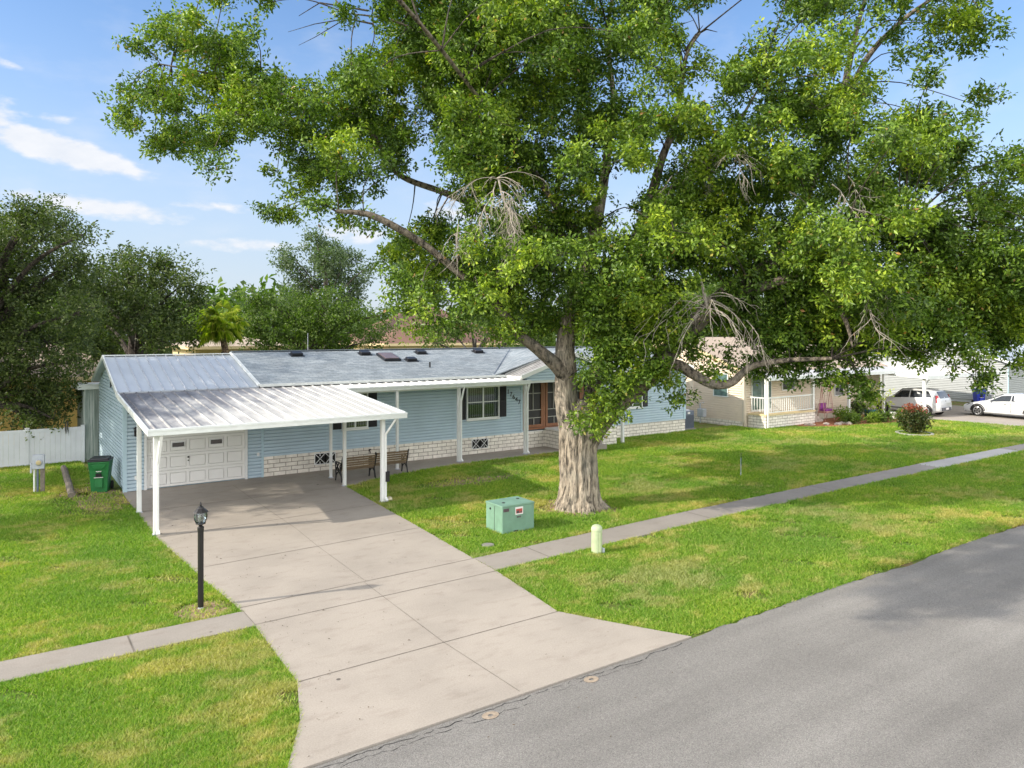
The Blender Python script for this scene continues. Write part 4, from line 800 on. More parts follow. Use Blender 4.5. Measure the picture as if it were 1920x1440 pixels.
# lichen-grey moss hanging from the oak over the fence
b = MB(); rg_ = random.Random(4)
for u, v in [(39, 815), (46, 800), (80, 805), (125, 800)]:
    p = at(u, v, 28.6)
    for k in range(9): q = p + Vector((rg_.uniform(-.05, .05), rg_.uniform(-.05, .05), .2)); b.tube([q, q + Vector((0, 0, -.25)), q + Vector((rg_.uniform(-.03, .03), 0, -rg_.uniform(.3, .65)))], [.012, .012, .003], 4)
tag(b.build('hanging_moss', mat('moss', (.09, .085, .075), .9, .3)), 'grey strands of moss hanging from the oak over the fence', 'moss', kind='stuff')

# ---- grass blades
def inpoly(x, y, poly):
    c = np.zeros(len(x), bool); n = len(poly)
    for i in range(n):
        (x0, y0), (x1, y1) = poly[i], poly[(i + 1) % n]
        if y0 != y1: c ^= ((y0 > y) != (y1 > y)) & (x < (x1 - x0) * (y - y0) / (y1 - y0) + x0)
    return c
BED = [(31.2, -1.2), (31.2, -2.5), (32.5, -3.4), (34.5, -3.7), (38.0, -4.6), (40.2, -4.9), (40.2, -1)]
def grass():
    rg = np.random.default_rng(17); n = 3600000
    # sample evenly in view distance so that near turf is denser
    d = 7.0 * (52 / 7.0) ** rg.random(n); lat = rg.uniform(-.80, .80, n) * d
    x = CAM.x + FW.x * d + RT.x * lat; y = CAM.y + FW.y * d + RT.y * lat
    # area per sample grows as d^2; keep so that density ~ d^-1.5
    keep = rg.random(n) < np.minimum(1, (d / 9) ** .45 * .62); keep &= (y > -17.72) & (y < 9) & (x < 42)
    x, y, d = x[keep], y[keep], d[keep]
    bad = inpoly(x, y, DRIVE) | inpoly(x, y, DRIVE2) | inpoly(x, y, SWL) | inpoly(x, y, SWR) | inpoly(x, y, SWN) | inpoly(x, y, SWR2) | inpoly(x, y, BED)
    bad |= (x > -.7) & (x < 25) & (y > -.03) & (y < 12); bad |= (x > 28.6) & (y > -1.9); bad |= (y > -.06) & (x > 14); bad |= np.hypot(x - TB.x, y - TB.y) < .72; bad |= (x > 6.46) & (x < 7.5) & (y > -10.85) & (y < -9.95); bad |= np.hypot(x - 5.67, y + 11.41) < .17; bad |= (x > -1.3) & (x < -.6) & (y > .4) & (y < 7.3)
    # thin worn turf: under the oaks beside the garage, at the tree foot, round the lamp post, and patches
    f = np.sin(x * 1.7 + np.sin(y * 1.3) * 1.4) * np.sin(y * 2.1 + x * .6 + 1.0) + .5 * np.sin(x * 4.1 + y * 3.3); bare = f > 1.02
    bare |= np.hypot((x + 1.45) / 1.2, (y + .6) / 2.4) < 1.0; bare |= np.hypot((x - 9.5) / 2.3, (y + 4.6) / .75) < 1; bare |= np.hypot(x + .80, y + 11.85) < .5; bare |= np.hypot(x - TB.x, y - TB.y) < 1.0 + .35 * np.sin(5 * np.arctan2(y - TB.y, x - TB.x)) * .5 + .15
    bad |= bare & (rg.random(len(x)) < .86)
    x, y, d = x[~bad], y[~bad], d[~bad]; m = len(x); s = np.maximum(1, d / 12) ** .75
    h = rg.uniform(.035, .072, m) * s ** .75; w = rg.uniform(.006, .011, m) * s; az = rg.uniform(0, 6.283, m); ln = rg.uniform(.3, 1.6, m) * h; la = rg.uniform(0, 6.283, m)
    dx, dy = np.cos(az) * w, np.sin(az) * w; z0 = -.032
    V = np.stack([np.stack([x - dx, y - dy, np.full(m, z0)], 1), np.stack([x + dx, y + dy, np.full(m, z0)], 1), np.stack([x + np.cos(la) * ln, y + np.sin(la) * ln, z0 + h], 1)], 1).reshape(-1, 3)
    print('grass blades', m); F = np.arange(m * 3).reshape(-1, 3); tag(np_mesh('grass', V, F, M['blade']), 'mown green turf of the front lawns and verges', 'grass', kind='stuff')
grass()
# dry leaves and specks lying on the concrete and the road edge
def litter():
    rg = np.random.default_rng(8); n = 420; x = np.concatenate([rg.uniform(-.6, 5.6, 150), rg.uniform(5, 16, 50), rg.uniform(-1, 12, 60), rg.uniform(-.7, .3, 160)]); y = np.concatenate([rg.uniform(-17.6, -6, 150), rg.uniform(-1.9, -.1, 50), rg.uniform(-19.5, -17.6, 60), rg.uniform(-17, -1, 160)])
    ok = inpoly(x, y, DRIVE) | (y < -17.8); P = np.stack([x, y, np.full(n, .012)], 1)[ok]; m = len(P); a = rg.uniform(0, 6.28, m); L = rg.uniform(.008, .026, m); d = np.stack([np.cos(a), np.sin(a), np.zeros(m)], 1) * L[:, None]; s = np.stack([-np.sin(a), np.cos(a), np.zeros(m)], 1) * (L * .4)[:, None]; up = np.array([0, 0, .01])
    V = np.stack([P - d, P - s + up, P + d, P + s + up], 1).reshape(-1, 3); tag(np_mesh('leaf_litter', V, np.arange(m * 4).reshape(-1, 4), mat('dry_leaf', (.10, .07, .045), .9, .5, 9)), 'small dry leaves scattered over the driveway', 'leaf litter', kind='stuff')
litter()

# ------------------------------------------------------------------ things in the yard
# white vinyl fence
def fence():
    o = thing('vinyl_fence', 'white vinyl privacy fence under the oaks, left of the garage', 'fence', (0, 7.2, 0)); xs = [-1.22 - i * 1.83 for i in range(9)]
    for i, x in enumerate(xs):
        b = MB(); b.box(x - .063, x + .063, -.063, .063, -.1, 1.40); b.prism([(x - .08, -.08, 1.401), (x + .08, -.08, 1.401), (x + .08, .08, 1.401), (x - .08, .08, 1.401)], (0, 0, .02)); b.build('post', M['fence'], o, bevel=.006)
        if i < len(xs) - 1:
            x1 = xs[i + 1]; b = MB(); n = 10; w = (x - .064 - x1 - .064) / n
            for k in range(n): b.box(x1 + .064 + k * w + .002, x1 + .064 + (k + 1) * w - .002, -.018, .018, .10, 1.25)
            b.box(x1 + .064, x - .064, -.03, .03, .02, .10); b.box(x1 + .064, x - .064, -.03, .03, 1.25, 1.36); b.build('panel', M['fence'], o)
fence()
# wheeled refuse bin
def wheelie(name, label, loc, rz, mb, ml, h=1.12):
    o = thing(name, label, 'bin', loc, rz); k = h / 1.12
    def ring(w, d, z, y0=0): return [(-w/2*k, -d/2*k + y0, z*k), (w/2*k, -d/2*k + y0, z*k), (w/2*k, d/2*k + y0, z*k), (-w/2*k, d/2*k + y0, z*k)]
    b = MB(); rs = [ring(.46, .50, 0), ring(.50, .56, .40), ring(.54, .62, .70), ring(.55, .63, .72), ring(.60, .70, .93), ring(.61, .72, .98)]
    vs = sum(rs, []); b.add(vs, [(i*4+j, i*4+(j+1) % 4, (i+1)*4+(j+1) % 4, (i+1)*4+j) for i in range(5) for j in range(4)] + [(3, 2, 1, 0), (20, 21, 22, 23)])
    b.box(-.11*k, .11*k, -.335*k, -.27*k, .16*k, .5*k); b.box(-.30*k, .30*k, -.372*k, -.35*k, .93*k, .975*k); b.prism([(-.24*k, -.345*k, .9*k), (.24*k, -.345*k, .9*k), (.13*k, -.33*k, .75*k), (-.13*k, -.33*k, .75*k)], (0, -.012, .003)); b.build('bin_body', M[mb], o, bevel=.012)
    b = MB(); b.prism([(-.32*k, -.39*k, .985*k), (.32*k, -.39*k, .985*k), (.32*k, .36*k, .985*k), (-.32*k, .36*k, .985*k)], (0, 0, .045)); b.prism([(-.27*k, -.30*k, 1.031*k), (.27*k, -.30*k, 1.031*k), (.25*k, .28*k, 1.031*k), (-.25*k, .28*k, 1.031*k)], (0, .02, .05)); b.build('lid', M[ml], o, bevel=.015)
    b = MB(); b.tube([(-.24*k, .38*k, .97*k), (.24*k, .38*k, .97*k)], .018, 8); b.build('handle', M[ml], o)
    for s in (-1, 1): b = MB(); b.lathe([(.03, -.03), (.13*k, -.03), (.13*k, .03), (.03, .03)], (s * .27*k, .30*k, .13*k), 14, 'x'); b.build('wheel', M['rubber'], o)
    b = MB(); b.box(-.08*k, .08*k, -.36*k, -.33*k, .50*k, .62*k); b.build('recess', M['dark'], o); b = MB(); b.box(-.13*k, .13*k, -.352*k, -.338*k, .475*k, .495*k); b.build('grab_bar', M['sticker_white'], o)
    b = MB()
    for i, (x0, x1, z0, z1) in enumerate([(-.075, -.045, .665, .69), (-.045, -.02, .655, .675), (-.02, .005, .66, .685), (.005, .03, .67, .69), (.03, .05, .655, .68), (.05, .08, .668, .69)]): b.box(x0*k, x1*k, -.336*k, -.325*k, z0*k, z1*k)
    b.build('emblem', M['sticker_white'], o); return o
wheelie('wheelie_bin', 'green wheeled bin with black lid beside the garage side wall', (-1.22, .78, -.03), R(-16), 'bin_green', 'bin_lid')
wheelie('recycling_bin', 'bright blue wheeled bin in front of the white-sided house', (53.0, -1.75, -.03), R(-40), 'bin_blue', 'bin_blue', 1.15)
# meter on a post
o = thing('electric_meter', 'grey electric meter box on a short weathered post in the left lawn', 'meter', (-2.86, 1.49, 0), R(-8))
b = MB(); b.box(.03, .15, -.02, .10, -.1, .80); b.build('post', M['grey_wood'], o); b = MB(); b.tube([(-.13, .02, -.1), (-.13, .02, .74)], .03, 8); b.build('conduit', M['white'], o); b = MB(); b.tube([(-.04, .02, -.1), (-.04, .02, .74)], .035, 8); b.build('conduit', M['ac'], o)
b = MB(); b.box(-.18, .15, -.08, .10, .74, 1.18); b.build('meter_box', M['grey_metal'], o, bevel=.012); b = MB(); b.box(-.24, -.185, -.03, .06, .62, .92); b.build('side_box', M['grey_metal'], o, bevel=.01)
b = MB(); b.lathe([(.10, -.08), (.10, -.11), (.085, -.13)], (0, 0, .95), 18, 'y'); rg1 = b.build('meter_ring', M['grey_metal'], o); b = MB(); b.lathe([(.078, -.125), (.07, -.16), (.03, -.17)], (0, 0, .95), 16, 'y'); b.build('dial', mat('meter_dial', (.55, .45, .25), .3, .1), rg1)
# rotting timber edging
b = MB(); n = 26
b.tube([(-2.06 + .11 * i / n, .1 + 5.6 * i / n, .05 + .015 * math.sin(i * 1.7)) for i in range(n + 1)], [.10 + .012 * math.sin(i * 2.3) for i in range(n + 1)], 8, True, .15); tag(b.build('timber_edging', M['grey_wood']), 'rotting grey timber lying in the grass between meter and bin', 'timber')
# garden lamp post
def lamp():
    o = thing('lamp_post', 'black lantern on a plain round post beside the driveway', 'lamp post', (-.81, -11.75, 0))
    b = MB(); b.lathe([(.052, 0), (.052, 1.40), (.058, 1.405), (.058, 1.46), (.04, 1.48)], (0, 0, 0), 16); b.build('post', M['lamp_black'], o, True)
    b = MB(); b.lathe([(.05, -.05), (.05, .03)], (0, 0, 0), 14); b.build('base', M['grey_metal'], o)
    b = MB(); b.lathe([(.03, 1.48), (.035, 1.50), (.09, 1.525), (.085, 1.545), (.05, 1.55)], (0, 0, 0), 12); b.build('lantern_base', M['lamp_black'], o, True)
    b = MB(); b.lathe([(.078, 1.55), (.105, 1.62), (.108, 1.67), (.095, 1.735)], (0, 0, 0), 8); b.build('lantern_glass', M['glass'], o)
    b = MB()
    for k in range(8): a = k * math.pi / 4; c, s = math.cos(a), math.sin(a); b.tube([(c*.082, s*.082, 1.545), (c*.110, s*.110, 1.62), (c*.114, s*.114, 1.67), (c*.10, s*.10, 1.74)], .006, 5)
    b.build('lantern_cage', M['lamp_black'], o); b = MB(); b.lathe([(.135, 1.735), (.125, 1.75), (.075, 1.80), (.06, 1.805), (.05, 1.83), (.018, 1.85), (.02, 1.87), (.005, 1.93)], (0, 0, 0), 8); b.build('cap', M['lamp_black'], o)
    for k in range(3): a = k * 2.09; b = MB(); b.lathe([(.011, 1.55), (.011, 1.62), (.014, 1.625), (.016, 1.65), (.004, 1.685)], (.03 * math.cos(a), .03 * math.sin(a), 0), 8); b.build('bulb', M['curtain'], o)
lamp()
# utility transformer
def transformer():
    o = thing('transformer_box', 'green utility transformer box with a warning sticker on the lawn left of the big tree', 'utility box', (6.98, -10.42, -.02)); w, d, h = .98, .76, .70
    b = MB(); b.box(-w/2, w/2, -d/2, d/2, 0, h - .05); b.build('cabinet', M['green_box'], o, bevel=.01)
    b = MB(); b.prism([(-w/2 - .012, -d/2 - .012, h - .049), (w/2 + .012, -d/2 - .012, h - .049), (w/2 + .012, d/2 + .012, h - .049), (-w/2 - .012, d/2 + .012, h - .049)], (0, 0, .055)); b.build('lid', M['green_box'], o, bevel=.012)
    b = MB(); b.box(-w/2 - .004, -w/2, -.02, -.008, 0, h - .06); b.build('seam', M['dark'], o)
    for x, y in ((-.26, -.08), (.32, .12)): b = MB(); b.lathe([(.045, 0), (.04, .012), (.015, .016)], (x, y, h + .006), 12); b.build('lid_bolt', M['shutter'], o)
    b = MB(); b.lathe([(.03, 0), (.022, -.02)], (-w/2 - .001, .17, .55), 10, 'x'); b.build('latch', M['shutter'], o)
    b = MB(); b.box(-w/2 + .03, -w/2 + .20, -d/2 - .006, -d/2, .55, .63); b.build('number_plate', M['sticker_ink'], o)
    b = MB(); b.box(-.10, .14, -d/2 - .005, -d/2, .44, .63); st = b.build('warning_sticker', M['sticker_white'], o); b = MB(); b.box(-.075, .115, -d/2 - .009, -d/2 - .0055, .47, .585); b.build('warning_panel', M['sticker_red'], st); b = MB(); b.box(-.06, .02, -d/2 - .012, -d/2 - .0095, .475, .54); b.box(.05, .10, -d/2 - .012, -d/2 - .0095, .48, .52); b.build('warning_mark', M['sticker_ink'], st)
    b = MB()
    for i in range(3): b.box(-.05 + i*.045, -.015 + i*.045, -d/2 - .004, -d/2, .36, .40)
    b.build('stencil', M['sticker_ink'], o); b = MB(); b.box(-.15, -.02, -d/2 - .004, -d/2, .02, .05); b.build('drain_slot', M['dark'], o)
transformer()
# telephone pedestal
o = thing('utility_pedestal', 'pale green domed utility pedestal on the verge beside the sidewalk', 'pedestal', (7.42, -13.3, -.03))
b = MB(); b.lathe([(.125, 0), (.125, .53)], (0, 0, 0), 20); b.build('pedestal_body', M['green_box2'], o, True); b = MB(); b.lathe([(.132, .531), (.132, .56), (.122, .605), (.095, .64), (.05, .66), (.01, .665)], (0, 0, 0), 20); b.build('dome_cap', M['green_box2'], o, True)
b = MB(); b.box(-.02, .02, -.14, -.12, .06, .50); b.build('rib', M['green_box2'], o); b = MB(); b.box(.06, .11, -.15, -.09, .03, .14); b.build('hasp', M['grey_metal'], o)
# small things on the ground
b = MB(); b.lathe([(.15, -.03), (.15, .012), (.13, .016)], (0, 0, 0), 16); o = b.build('valve_cover', M['valve']); o.location = (5.67, -11.41, 0); tag(o, 'small round grey valve cover set in the lawn before the transformer box', 'valve cover')
b = MB(); bm_ = bmesh.new(); bmesh.ops.create_icosphere(bm_, subdivisions=2, radius=.085); rr_ = random.Random(2)
for v in bm_.verts: v.co *= rr_.uniform(.85, 1.1)
b.add([tuple(v.co * 1.0) for v in bm_.verts], [[v.index for v in f.verts] for f in bm_.faces]); bm_.free(); o = b.build('rock', M['cream_rock'], None, True); o.location = (5.75, -5.83, .04); tag(o, 'small cream rock at the foot of the right front carport post', 'rock')
for (x, y), l in zip([(1.50, -17.98), (3.26, -17.96)], ('painted survey ring on the road edge, the one nearer the camera', 'painted survey ring on the road edge, the one farther from the camera')):
    b = MB(); n = 20; vs = [(r_ * math.cos(2*math.pi*k/n) * 1.05, r_ * math.sin(2*math.pi*k/n) * .8, 0) for r_ in (.035, .115) for k in range(n)]; b.add(vs, [(k, (k+1) % n, n + (k+1) % n, n + k) for k in range(n)]); o = b.build('survey_ring', M['ring']); o.location = (x, y, -.016); tag(o, l, 'paint mark', 'survey rings on the road edge')
o = thing('garden_stake', 'thin grey stake with a clear rain tube standing in the right lawn', 'stake', (17.58, -9.29, 0)); b = MB(); b.tube([(0, 0, -.05), (0, 0, .62)], .014, 6); b.build('rod', M['grey_metal'], o); b = MB(); b.lathe([(.03, .36), (.034, .78), (.03, .79)], (.02, 0, 0), 10); b.build('rain_tube', M['glass'], o)
# benches
def bench(loc, rz, label):
    o = thing('garden_bench', label, 'bench', loc, rz, 'slatted benches on the walk'); w = 1.24
    # local: back towards -Y, seat towards +Y
    b = MB()
    for i in range(5): y = -.02 + i * .088; b.obox((0, y, .41 - .012 * abs(i - 2)), (w - .05, .062, .024), Matrix.Rotation(0, 3, 'X'))
    b.build('seat', M['bench_wood'], o)
    b = MB()
    for i in range(5): z = .47 + i * .082; b.obox((0, -.09 - i * .022, z), (w - .05, .022, .06), Matrix.Rotation(R(14), 3, 'X'))
    b.build('backrest', M['bench_wood'], o)
    for s in (-1, 1):
        x = s * w / 2; b = MB(); t = .022
        for pts in ([(x, -.14, 0), (x, -.10, .16), (x, -.04, .38), (x, -.10, .5), (x, -.20, .84), (x, -.23, .86)], [(x, .38, 0), (x, .34, .18), (x, .36, .38), (x, .38, .60), (x, .34, .64)], [(x, .36, .39), (x, .15, .36), (x, -.04, .39)], [(x, .36, .62), (x, .12, .645), (x, -.13, .61)], [(x, -.09, .2), (x, .12, .33), (x, .33, .2)], [(x, .1, .38), (x, .2, .5), (x, .1, .62)], [(x, -.08, .42), (x, .02, .52), (x, -.1, .6)], [(x, .3, .4), (x, .22, .52), (x, .32, .6)]):
            P, Q = spline([(p, t) for p in pts], 4); b.tube(P, [q if i < len(P) - 1 else q * 1.2 for i, q in enumerate(Q)], 6)
        b.build('end_frame', M['bench_iron'], o)
bench((6.17, -2.36, 0), R(2), 'iron and slat bench nearer the driveway, half behind a carport post'); bench((7.49, -2.14, 0), R(-2), 'iron and slat bench farther from the driveway, right of the carport post')
# air conditioner and meter in the side gap
o = thing('air_conditioner', 'dark blue-grey air conditioner unit at the right end of the blue house', 'air conditioner', (25.65, .75, -.03)); b = MB(); b.box(-.38, .38, -.38, .38, .06, .98)
b.build('casing', M['ac'], o, bevel=.02); b = MB(); b.lathe([(.32, .981), (.30, 1.02), (.1, 1.03)], (0, 0, 0), 16); b.build('fan_grille', M['grey_metal'], o); b = MB(); [b.box(-.36, .36, -.388, -.381, .12 + i * .05, .14 + i * .05) for i in range(13)]; b.build('louvre', M['shutter'], o); b = MB(); b.box(-.12, .06, -.392, -.3885, .82, .92); b.build('sticker', M['sticker_white'], o); b = MB(); b.box(-.45, .45, -.45, .45, -.05, .06); b.build('pad', M['walk'], o)
o = thing('gas_meter', 'small grey gas meter and pipe against the tan side wall', 'meter', (28.2, 1.75, 0)); b = MB(); b.box(-.16, .16, -.2, .2, .35, .8); b.build('meter_box', M['grey_metal'], o, bevel=.03); b = MB(); b.tube([(0, .12, 0), (0, .12, 1.1), (.3, .12, 1.1)], .03, 8); b.build('pipe', M['grey_metal'], o)

# ------------------------------------------------------------------ tan neighbour house
NH = thing('tan_house', 'tan sided single-storey house with white porch railing and carport, right of the blue house', 'house', (0, 0, 0))
NX = 28.7; NX1 = 42.0; NYF = -.7; NYB = 9.0; NE = 2.95; NR = 4.75; NYM = 4.0
b = MB(); b.box(NX + .02, NX1, NYF + .02, NYB, -.1, NE); b.prism([(NX + .02, NYF + .02, NE), (NX + .02, NYB, NE), (NX + .02, NYM, NR - .12)], (NX1 - NX, 0, 0)); b.build('wall', M['tan_trim'], NH)
b = MB(); lo_, hi_ = gab(NYF + .08, NYB, NE, NR - .1, NYM); siding(b, (NX + .02, 0, 0), (0, 1, 0), .28, NR - .15, lo_, hi_, (-1, 0, 0), .125); b.build('side_siding', M['tan'], NH)
b = MB(); siding(b, (0, NYF + .02, 0), (1, 0, 0), .6, NE, NX + .1, NX1, (0, -1, 0), .125); b.build('front_siding', M['tan'], NH)
b = MB(); b.box(NX - .055, NX + .09, NYF - .055, NYF + .09, .2, NE); b.build('corner_trim', M['tan_trim'], NH)
b = MB(); b.box(NX - .03, NX + .01, NYF + .1, NYB, -.1, .27); b.build('foundation', M['brick'], NH)
b = MB(); roof_slab(b, NX - .35, NX1 + .3, NYF - .35, NE - .02, NYM - .001, NR); roof_slab(b, NX - .35, NX1 + .3, NYB + .3, NE - .02, NYM + .001, NR); b.build('roof', M['tan_roof'], NH)
b = MB(); b.bar((NX - .37, NYF - .37, NE - .05), (NX - .37, NYM, NR - .03), .04, .16); b.bar((NX - .37, NYB + .3, NE - .05), (NX - .37, NYM, NR - .03), .04, .16); b.build('rake_board', M['cream'], NH)
def side_window(y0, y1, z0, z1):
    f = MB()
    for a0, a1, c0, c1 in ((y0 - .05, y0, z0 - .05, z1 + .05), (y1, y1 + .05, z0 - .05, z1 + .05), (y0, y1, z0 - .05, z0), (y0, y1, z1, z1 + .05)): f.box(NX - .05, NX + .01, a0, a1, c0, c1)
    o = f.build('window', M['white'], NH); g = MB(); g.box(NX - .03, NX - .005, y0, y1, z0, z1); g.build('pane', M['green_glass'], o); o.location.x = -.045
side_window(.34, 1.26, 1.56, 2.75)
b = MB(); b.box(NX - .06, NX + .004, 2.75, 3.05, .95, 2.6); b.build('access_panel', M['tan'], NH)
# porch deck with white block base and railing
PX0, PX1, PYF = 29.0, 33.3, -1.85
b = MB(); b.box(PX0, PX1, PYF, NYF - .02, -.1, .66); b.build('porch_base', M['brick'], NH); b = MB(); b.box(PX0 - .04, PX1 + .04, PYF - .05, NYF - .03, .661, .74); b.build('porch_deck', M['cream'], NH)
b = MB()
for i in range(24): x = PX0 + .16 + i * .165; b.box(x, x + .03, PYF + .03, PYF + .06, .84, 1.56)
for i in range(5): y = PYF + .2 + i * .18; b.box(PX0 + .03, PX0 + .06, y, y + .03, .84, 1.56)
b.box(PX0 + .08, PX1 - .2, PYF + .02, PYF + .07, 1.561, 1.62); b.box(PX0 + .08, PX1 - .2, PYF + .02, PYF + .07, .79, .839); b.box(PX0 + .02, PX0 + .07, PYF + .08, NYF - .05, 1.561, 1.62); b.build('railing', M['white'], NH)
def nb_post(x, y, z0, top, w=.13): b = MB(); b.box(x - w/2, x + w/2, y - w/2, y + w/2, z0, top); b.build('post', M['white'], NH, bevel=.008)
for x, y, z0 in [(29.05, PYF + .03, .745), (33.2, PYF + .05, .745), (36.2, -2.1, -.05), (39.9, -2.1, -.05)]: nb_post(x, y, z0, 2.62 if x < 40 else 2.7)
b = MB(); b.tube([(29.05, PYF - .09, .05), (29.05, PYF - .09, 2.5)], .045, 6); b.build('downspout', M['white'], NH)
b = MB(); b.prism([(NX + .1, NYF - .2, 2.93), (NX1, NYF - .2, 2.93), (NX1, -2.2, 2.68), (NX + .1, -2.2, 2.68)], (0, 0, -.06)); b.build('porch_roof', M['far_rib'], NH); b = MB(); b.box(NX + .08, NX1, -2.32, -2.205, 2.54, 2.72); b.build('gutter', M['gutter'], NH)
b = MB(); b.box(29.25, 30.95, NYF - .035, NYF - .003, .78, 2.75); sd_ = b.build('sliding_door', M['white'], NH); sd_.location.y = -.04; b = MB(); b.box(29.32, 30.08, NYF - .05, NYF - .036, .88, 2.68); b.box(30.14, 30.88, NYF - .05, NYF - .036, .88, 2.68); b.build('pane', M['green_glass'], sd_)
def nb_win(x0, x1, z0, z1):
    f = MB(); f.box(x0 - .06, x1 + .06, NYF - .04, NYF - .003, z0 - .06, z1 + .06); o = f.build('window', M['white'], NH); g = MB(); g.box(x0, x1, NYF - .05, NYF - .041, z0, (z0+z1)/2 - .02); g.box(x0, x1, NYF - .05, NYF - .041, (z0+z1)/2 + .02, z1); g.build('pane', M['dark_glass'], o); o.location.y = -.04
nb_win(31.95, 33.0, 1.85, 2.55); nb_win(37.0, 37.8, 1.3, 2.45)
b = MB(); [b.box(PX1 + .001 + i * .32, PX1 + .32 * (i + 1), PYF + .1, -.75, -.1, .5 - .17 * i) for i in range(3)]; b.build('porch_step', M['rubble'], NH)
# its carport
CX0, CX1, CY0, CY1 = 40.75, 50.3, -4.2, 2.5
b = MB(); b.prism([(CX0, CY0, 2.45), (CX1, CY0, 2.45), (CX1, CY1, 2.85), (CX0, CY1, 2.85)], (0, 0, -.06)); ccr = b.build('carport_roof', M['far_rib'], NH); b = MB()
for i in range(26): x = CX0 + .1 + i * .37; b.bar((x, CY0, 2.465), (x, CY1, 2.865), .05, .035)
b.build('carport_rib', M['far_rib'], ccr); b = MB(); b.box(CX0 - .04, CX1 + .04, CY0 - .10, CY0 - .003, 2.28, 2.48); b.build('carport_gutter', M['gutter'], NH); b = MB(); b.bar((CX0 - .03, CY0, 2.39), (CX0 - .03, CY1, 2.79), .04, .17); b.build('carport_edge', M['gutter'], NH); b = MB(); b.bar((CX1 + .03, CY0, 2.39), (CX1 + .03, CY1, 2.79), .04, .17); b.build('carport_edge', M['gutter'], NH)
def nb_cpost(x, y): b = MB(); b.box(x - .075, x + .075, y - .075, y + .075, -.05, 2.38); b.bar((x + .03, y - .03, 1.75), (x + .36, y - .12, 2.3), .08, .08); b.build('carport_post', M['white'], NH, bevel=.008)
for x, y in [(41.0, -3.95), (49.9, -3.95), (41.0, 2.2)]: nb_cpost(x, y)
# bed, bush, pots
slab('planting_bed', BED, .03, -.12, M['mulch'])
def bush(name, label, loc, r, h, leaf, n, size, cat='bush', group=None, seed=1, red=0, per=6, wid=.5):
    o = thing(name, label, cat, loc, group=group); rg = np.random.default_rng(seed); d = rg.normal(size=(n, 3)); d /= np.linalg.norm(d, axis=1, keepdims=True); P = d * (rg.random((n, 1)) ** .4) * np.array([r, r, h / 2]) * rg.uniform(.8, 1.12, (n, 1)) + np.array([0, 0, h / 2 + .04]); P[:, 2] = np.maximum(P[:, 2], .03)
    if red:
        q = P[:, 2] > h * (.80 + .1 * rg.random(n)); V, F = leaf_arrays(P[q], size, size * wid, 0, per, size * .8, .35, rg); np_mesh('red_shoots', V, F, M['leaf_red'], o); P = P[~q]
    V, F = leaf_arrays(P, size, size * wid, 0, per, size * .8, .35, rg); np_mesh('foliage', V, F, M[leaf], o)
    b = MB(); [b.tube([(.05 * math.cos(k), .05 * math.sin(k), -.05), (r * .6 * math.cos(k * 1.3), r * .6 * math.sin(k * 1.3), h * .7)], [.02, .008], 5) for k in range(7)]; b.build('stem', M['bark_dark'], o); return o
bush('round_bush', 'round dark bush with reddish shoots inside a white ring on the far lawn', (33.5, -7.2, -.03), .72, 1.42, 'leaf_bush', 620, .13, seed=3, red=1)
b = MB(); n = 28; vs = [(r_ * math.cos(2*math.pi*k/n), r_ * math.sin(2*math.pi*k/n), z) for r_, z in ((.72, -.03), (.72, .06), (.86, .06), (.86, -.03)) for k in range(n)]; b.add(vs, [(i*n+k, i*n+(k+1) % n, (i+1)*n+(k+1) % n, (i+1)*n+k) for i in range(3) for k in range(n)]); o = b.build('edging_ring', M['walk_new']); o.location = (33.5, -7.2, 0); tag(o, 'white concrete edging ring around the round bush', 'edging')
for i, (x, y, r, h, lf, sd_) in enumerate([(35.0, -2.6, .55, .75, 'leaf_lime', 5), (34.6, -3.3, .42, .45, 'leaf_mid', 6), (36.9, -3.7, .55, .5, 'leaf_mid', 7), (38.3, -4.2, .45, .55, 'leaf_lime', 8), (39.5, -4.5, .4, .42, 'leaf_mid', 9), (36.0, -3.6, .35, .38, 'leaf_lime', 10)]):
    bush('bed_plant', ['yellow-green broad plant beside the porch steps', 'low dark plant at the left tip of the mulch bed', 'dark green grassy plant in the middle of the mulch bed', 'lime green plant in the right half of the mulch bed', 'low dark plant at the right end of the mulch bed', 'small lime plant left of the middle in the mulch bed'][i], (x, y, .02), r, h, lf, 90, .20, 'plant', 'plants in the mulch bed', sd_, 0, 6, .3)
b = MB(); rq = random.Random(6)
for i in range(16):
    x, y = rq.uniform(33.4, 35.0), rq.uniform(-3.3, -1.6)
rr2 = random.Random(12)
for i in range(12):
    bm_ = bmesh.new(); bmesh.ops.create_icosphere(bm_, subdivisions=1, radius=1); x = 32.0 + rr2.uniform(0, 2.4); y = -2.3 - (x - 32) * .38 + rr2.uniform(-.25, .25); s_ = rr2.uniform(.10, .22); b = MB()
    for v in bm_.verts: v.co *= rr2.uniform(.75, 1.15)
    b.add([(v.co.x * s_ * 1.3, v.co.y * s_, v.co.z * s_ * .7) for v in bm_.verts], [[v.index for v in f.verts] for f in bm_.faces]); bm_.free(); o = b.build('edging_rock', M['rubble']); o.location = (x, y, .04); tag(o, 'pale rough rock in the heap before the porch steps', 'rock', 'pale rocks by the porch steps')
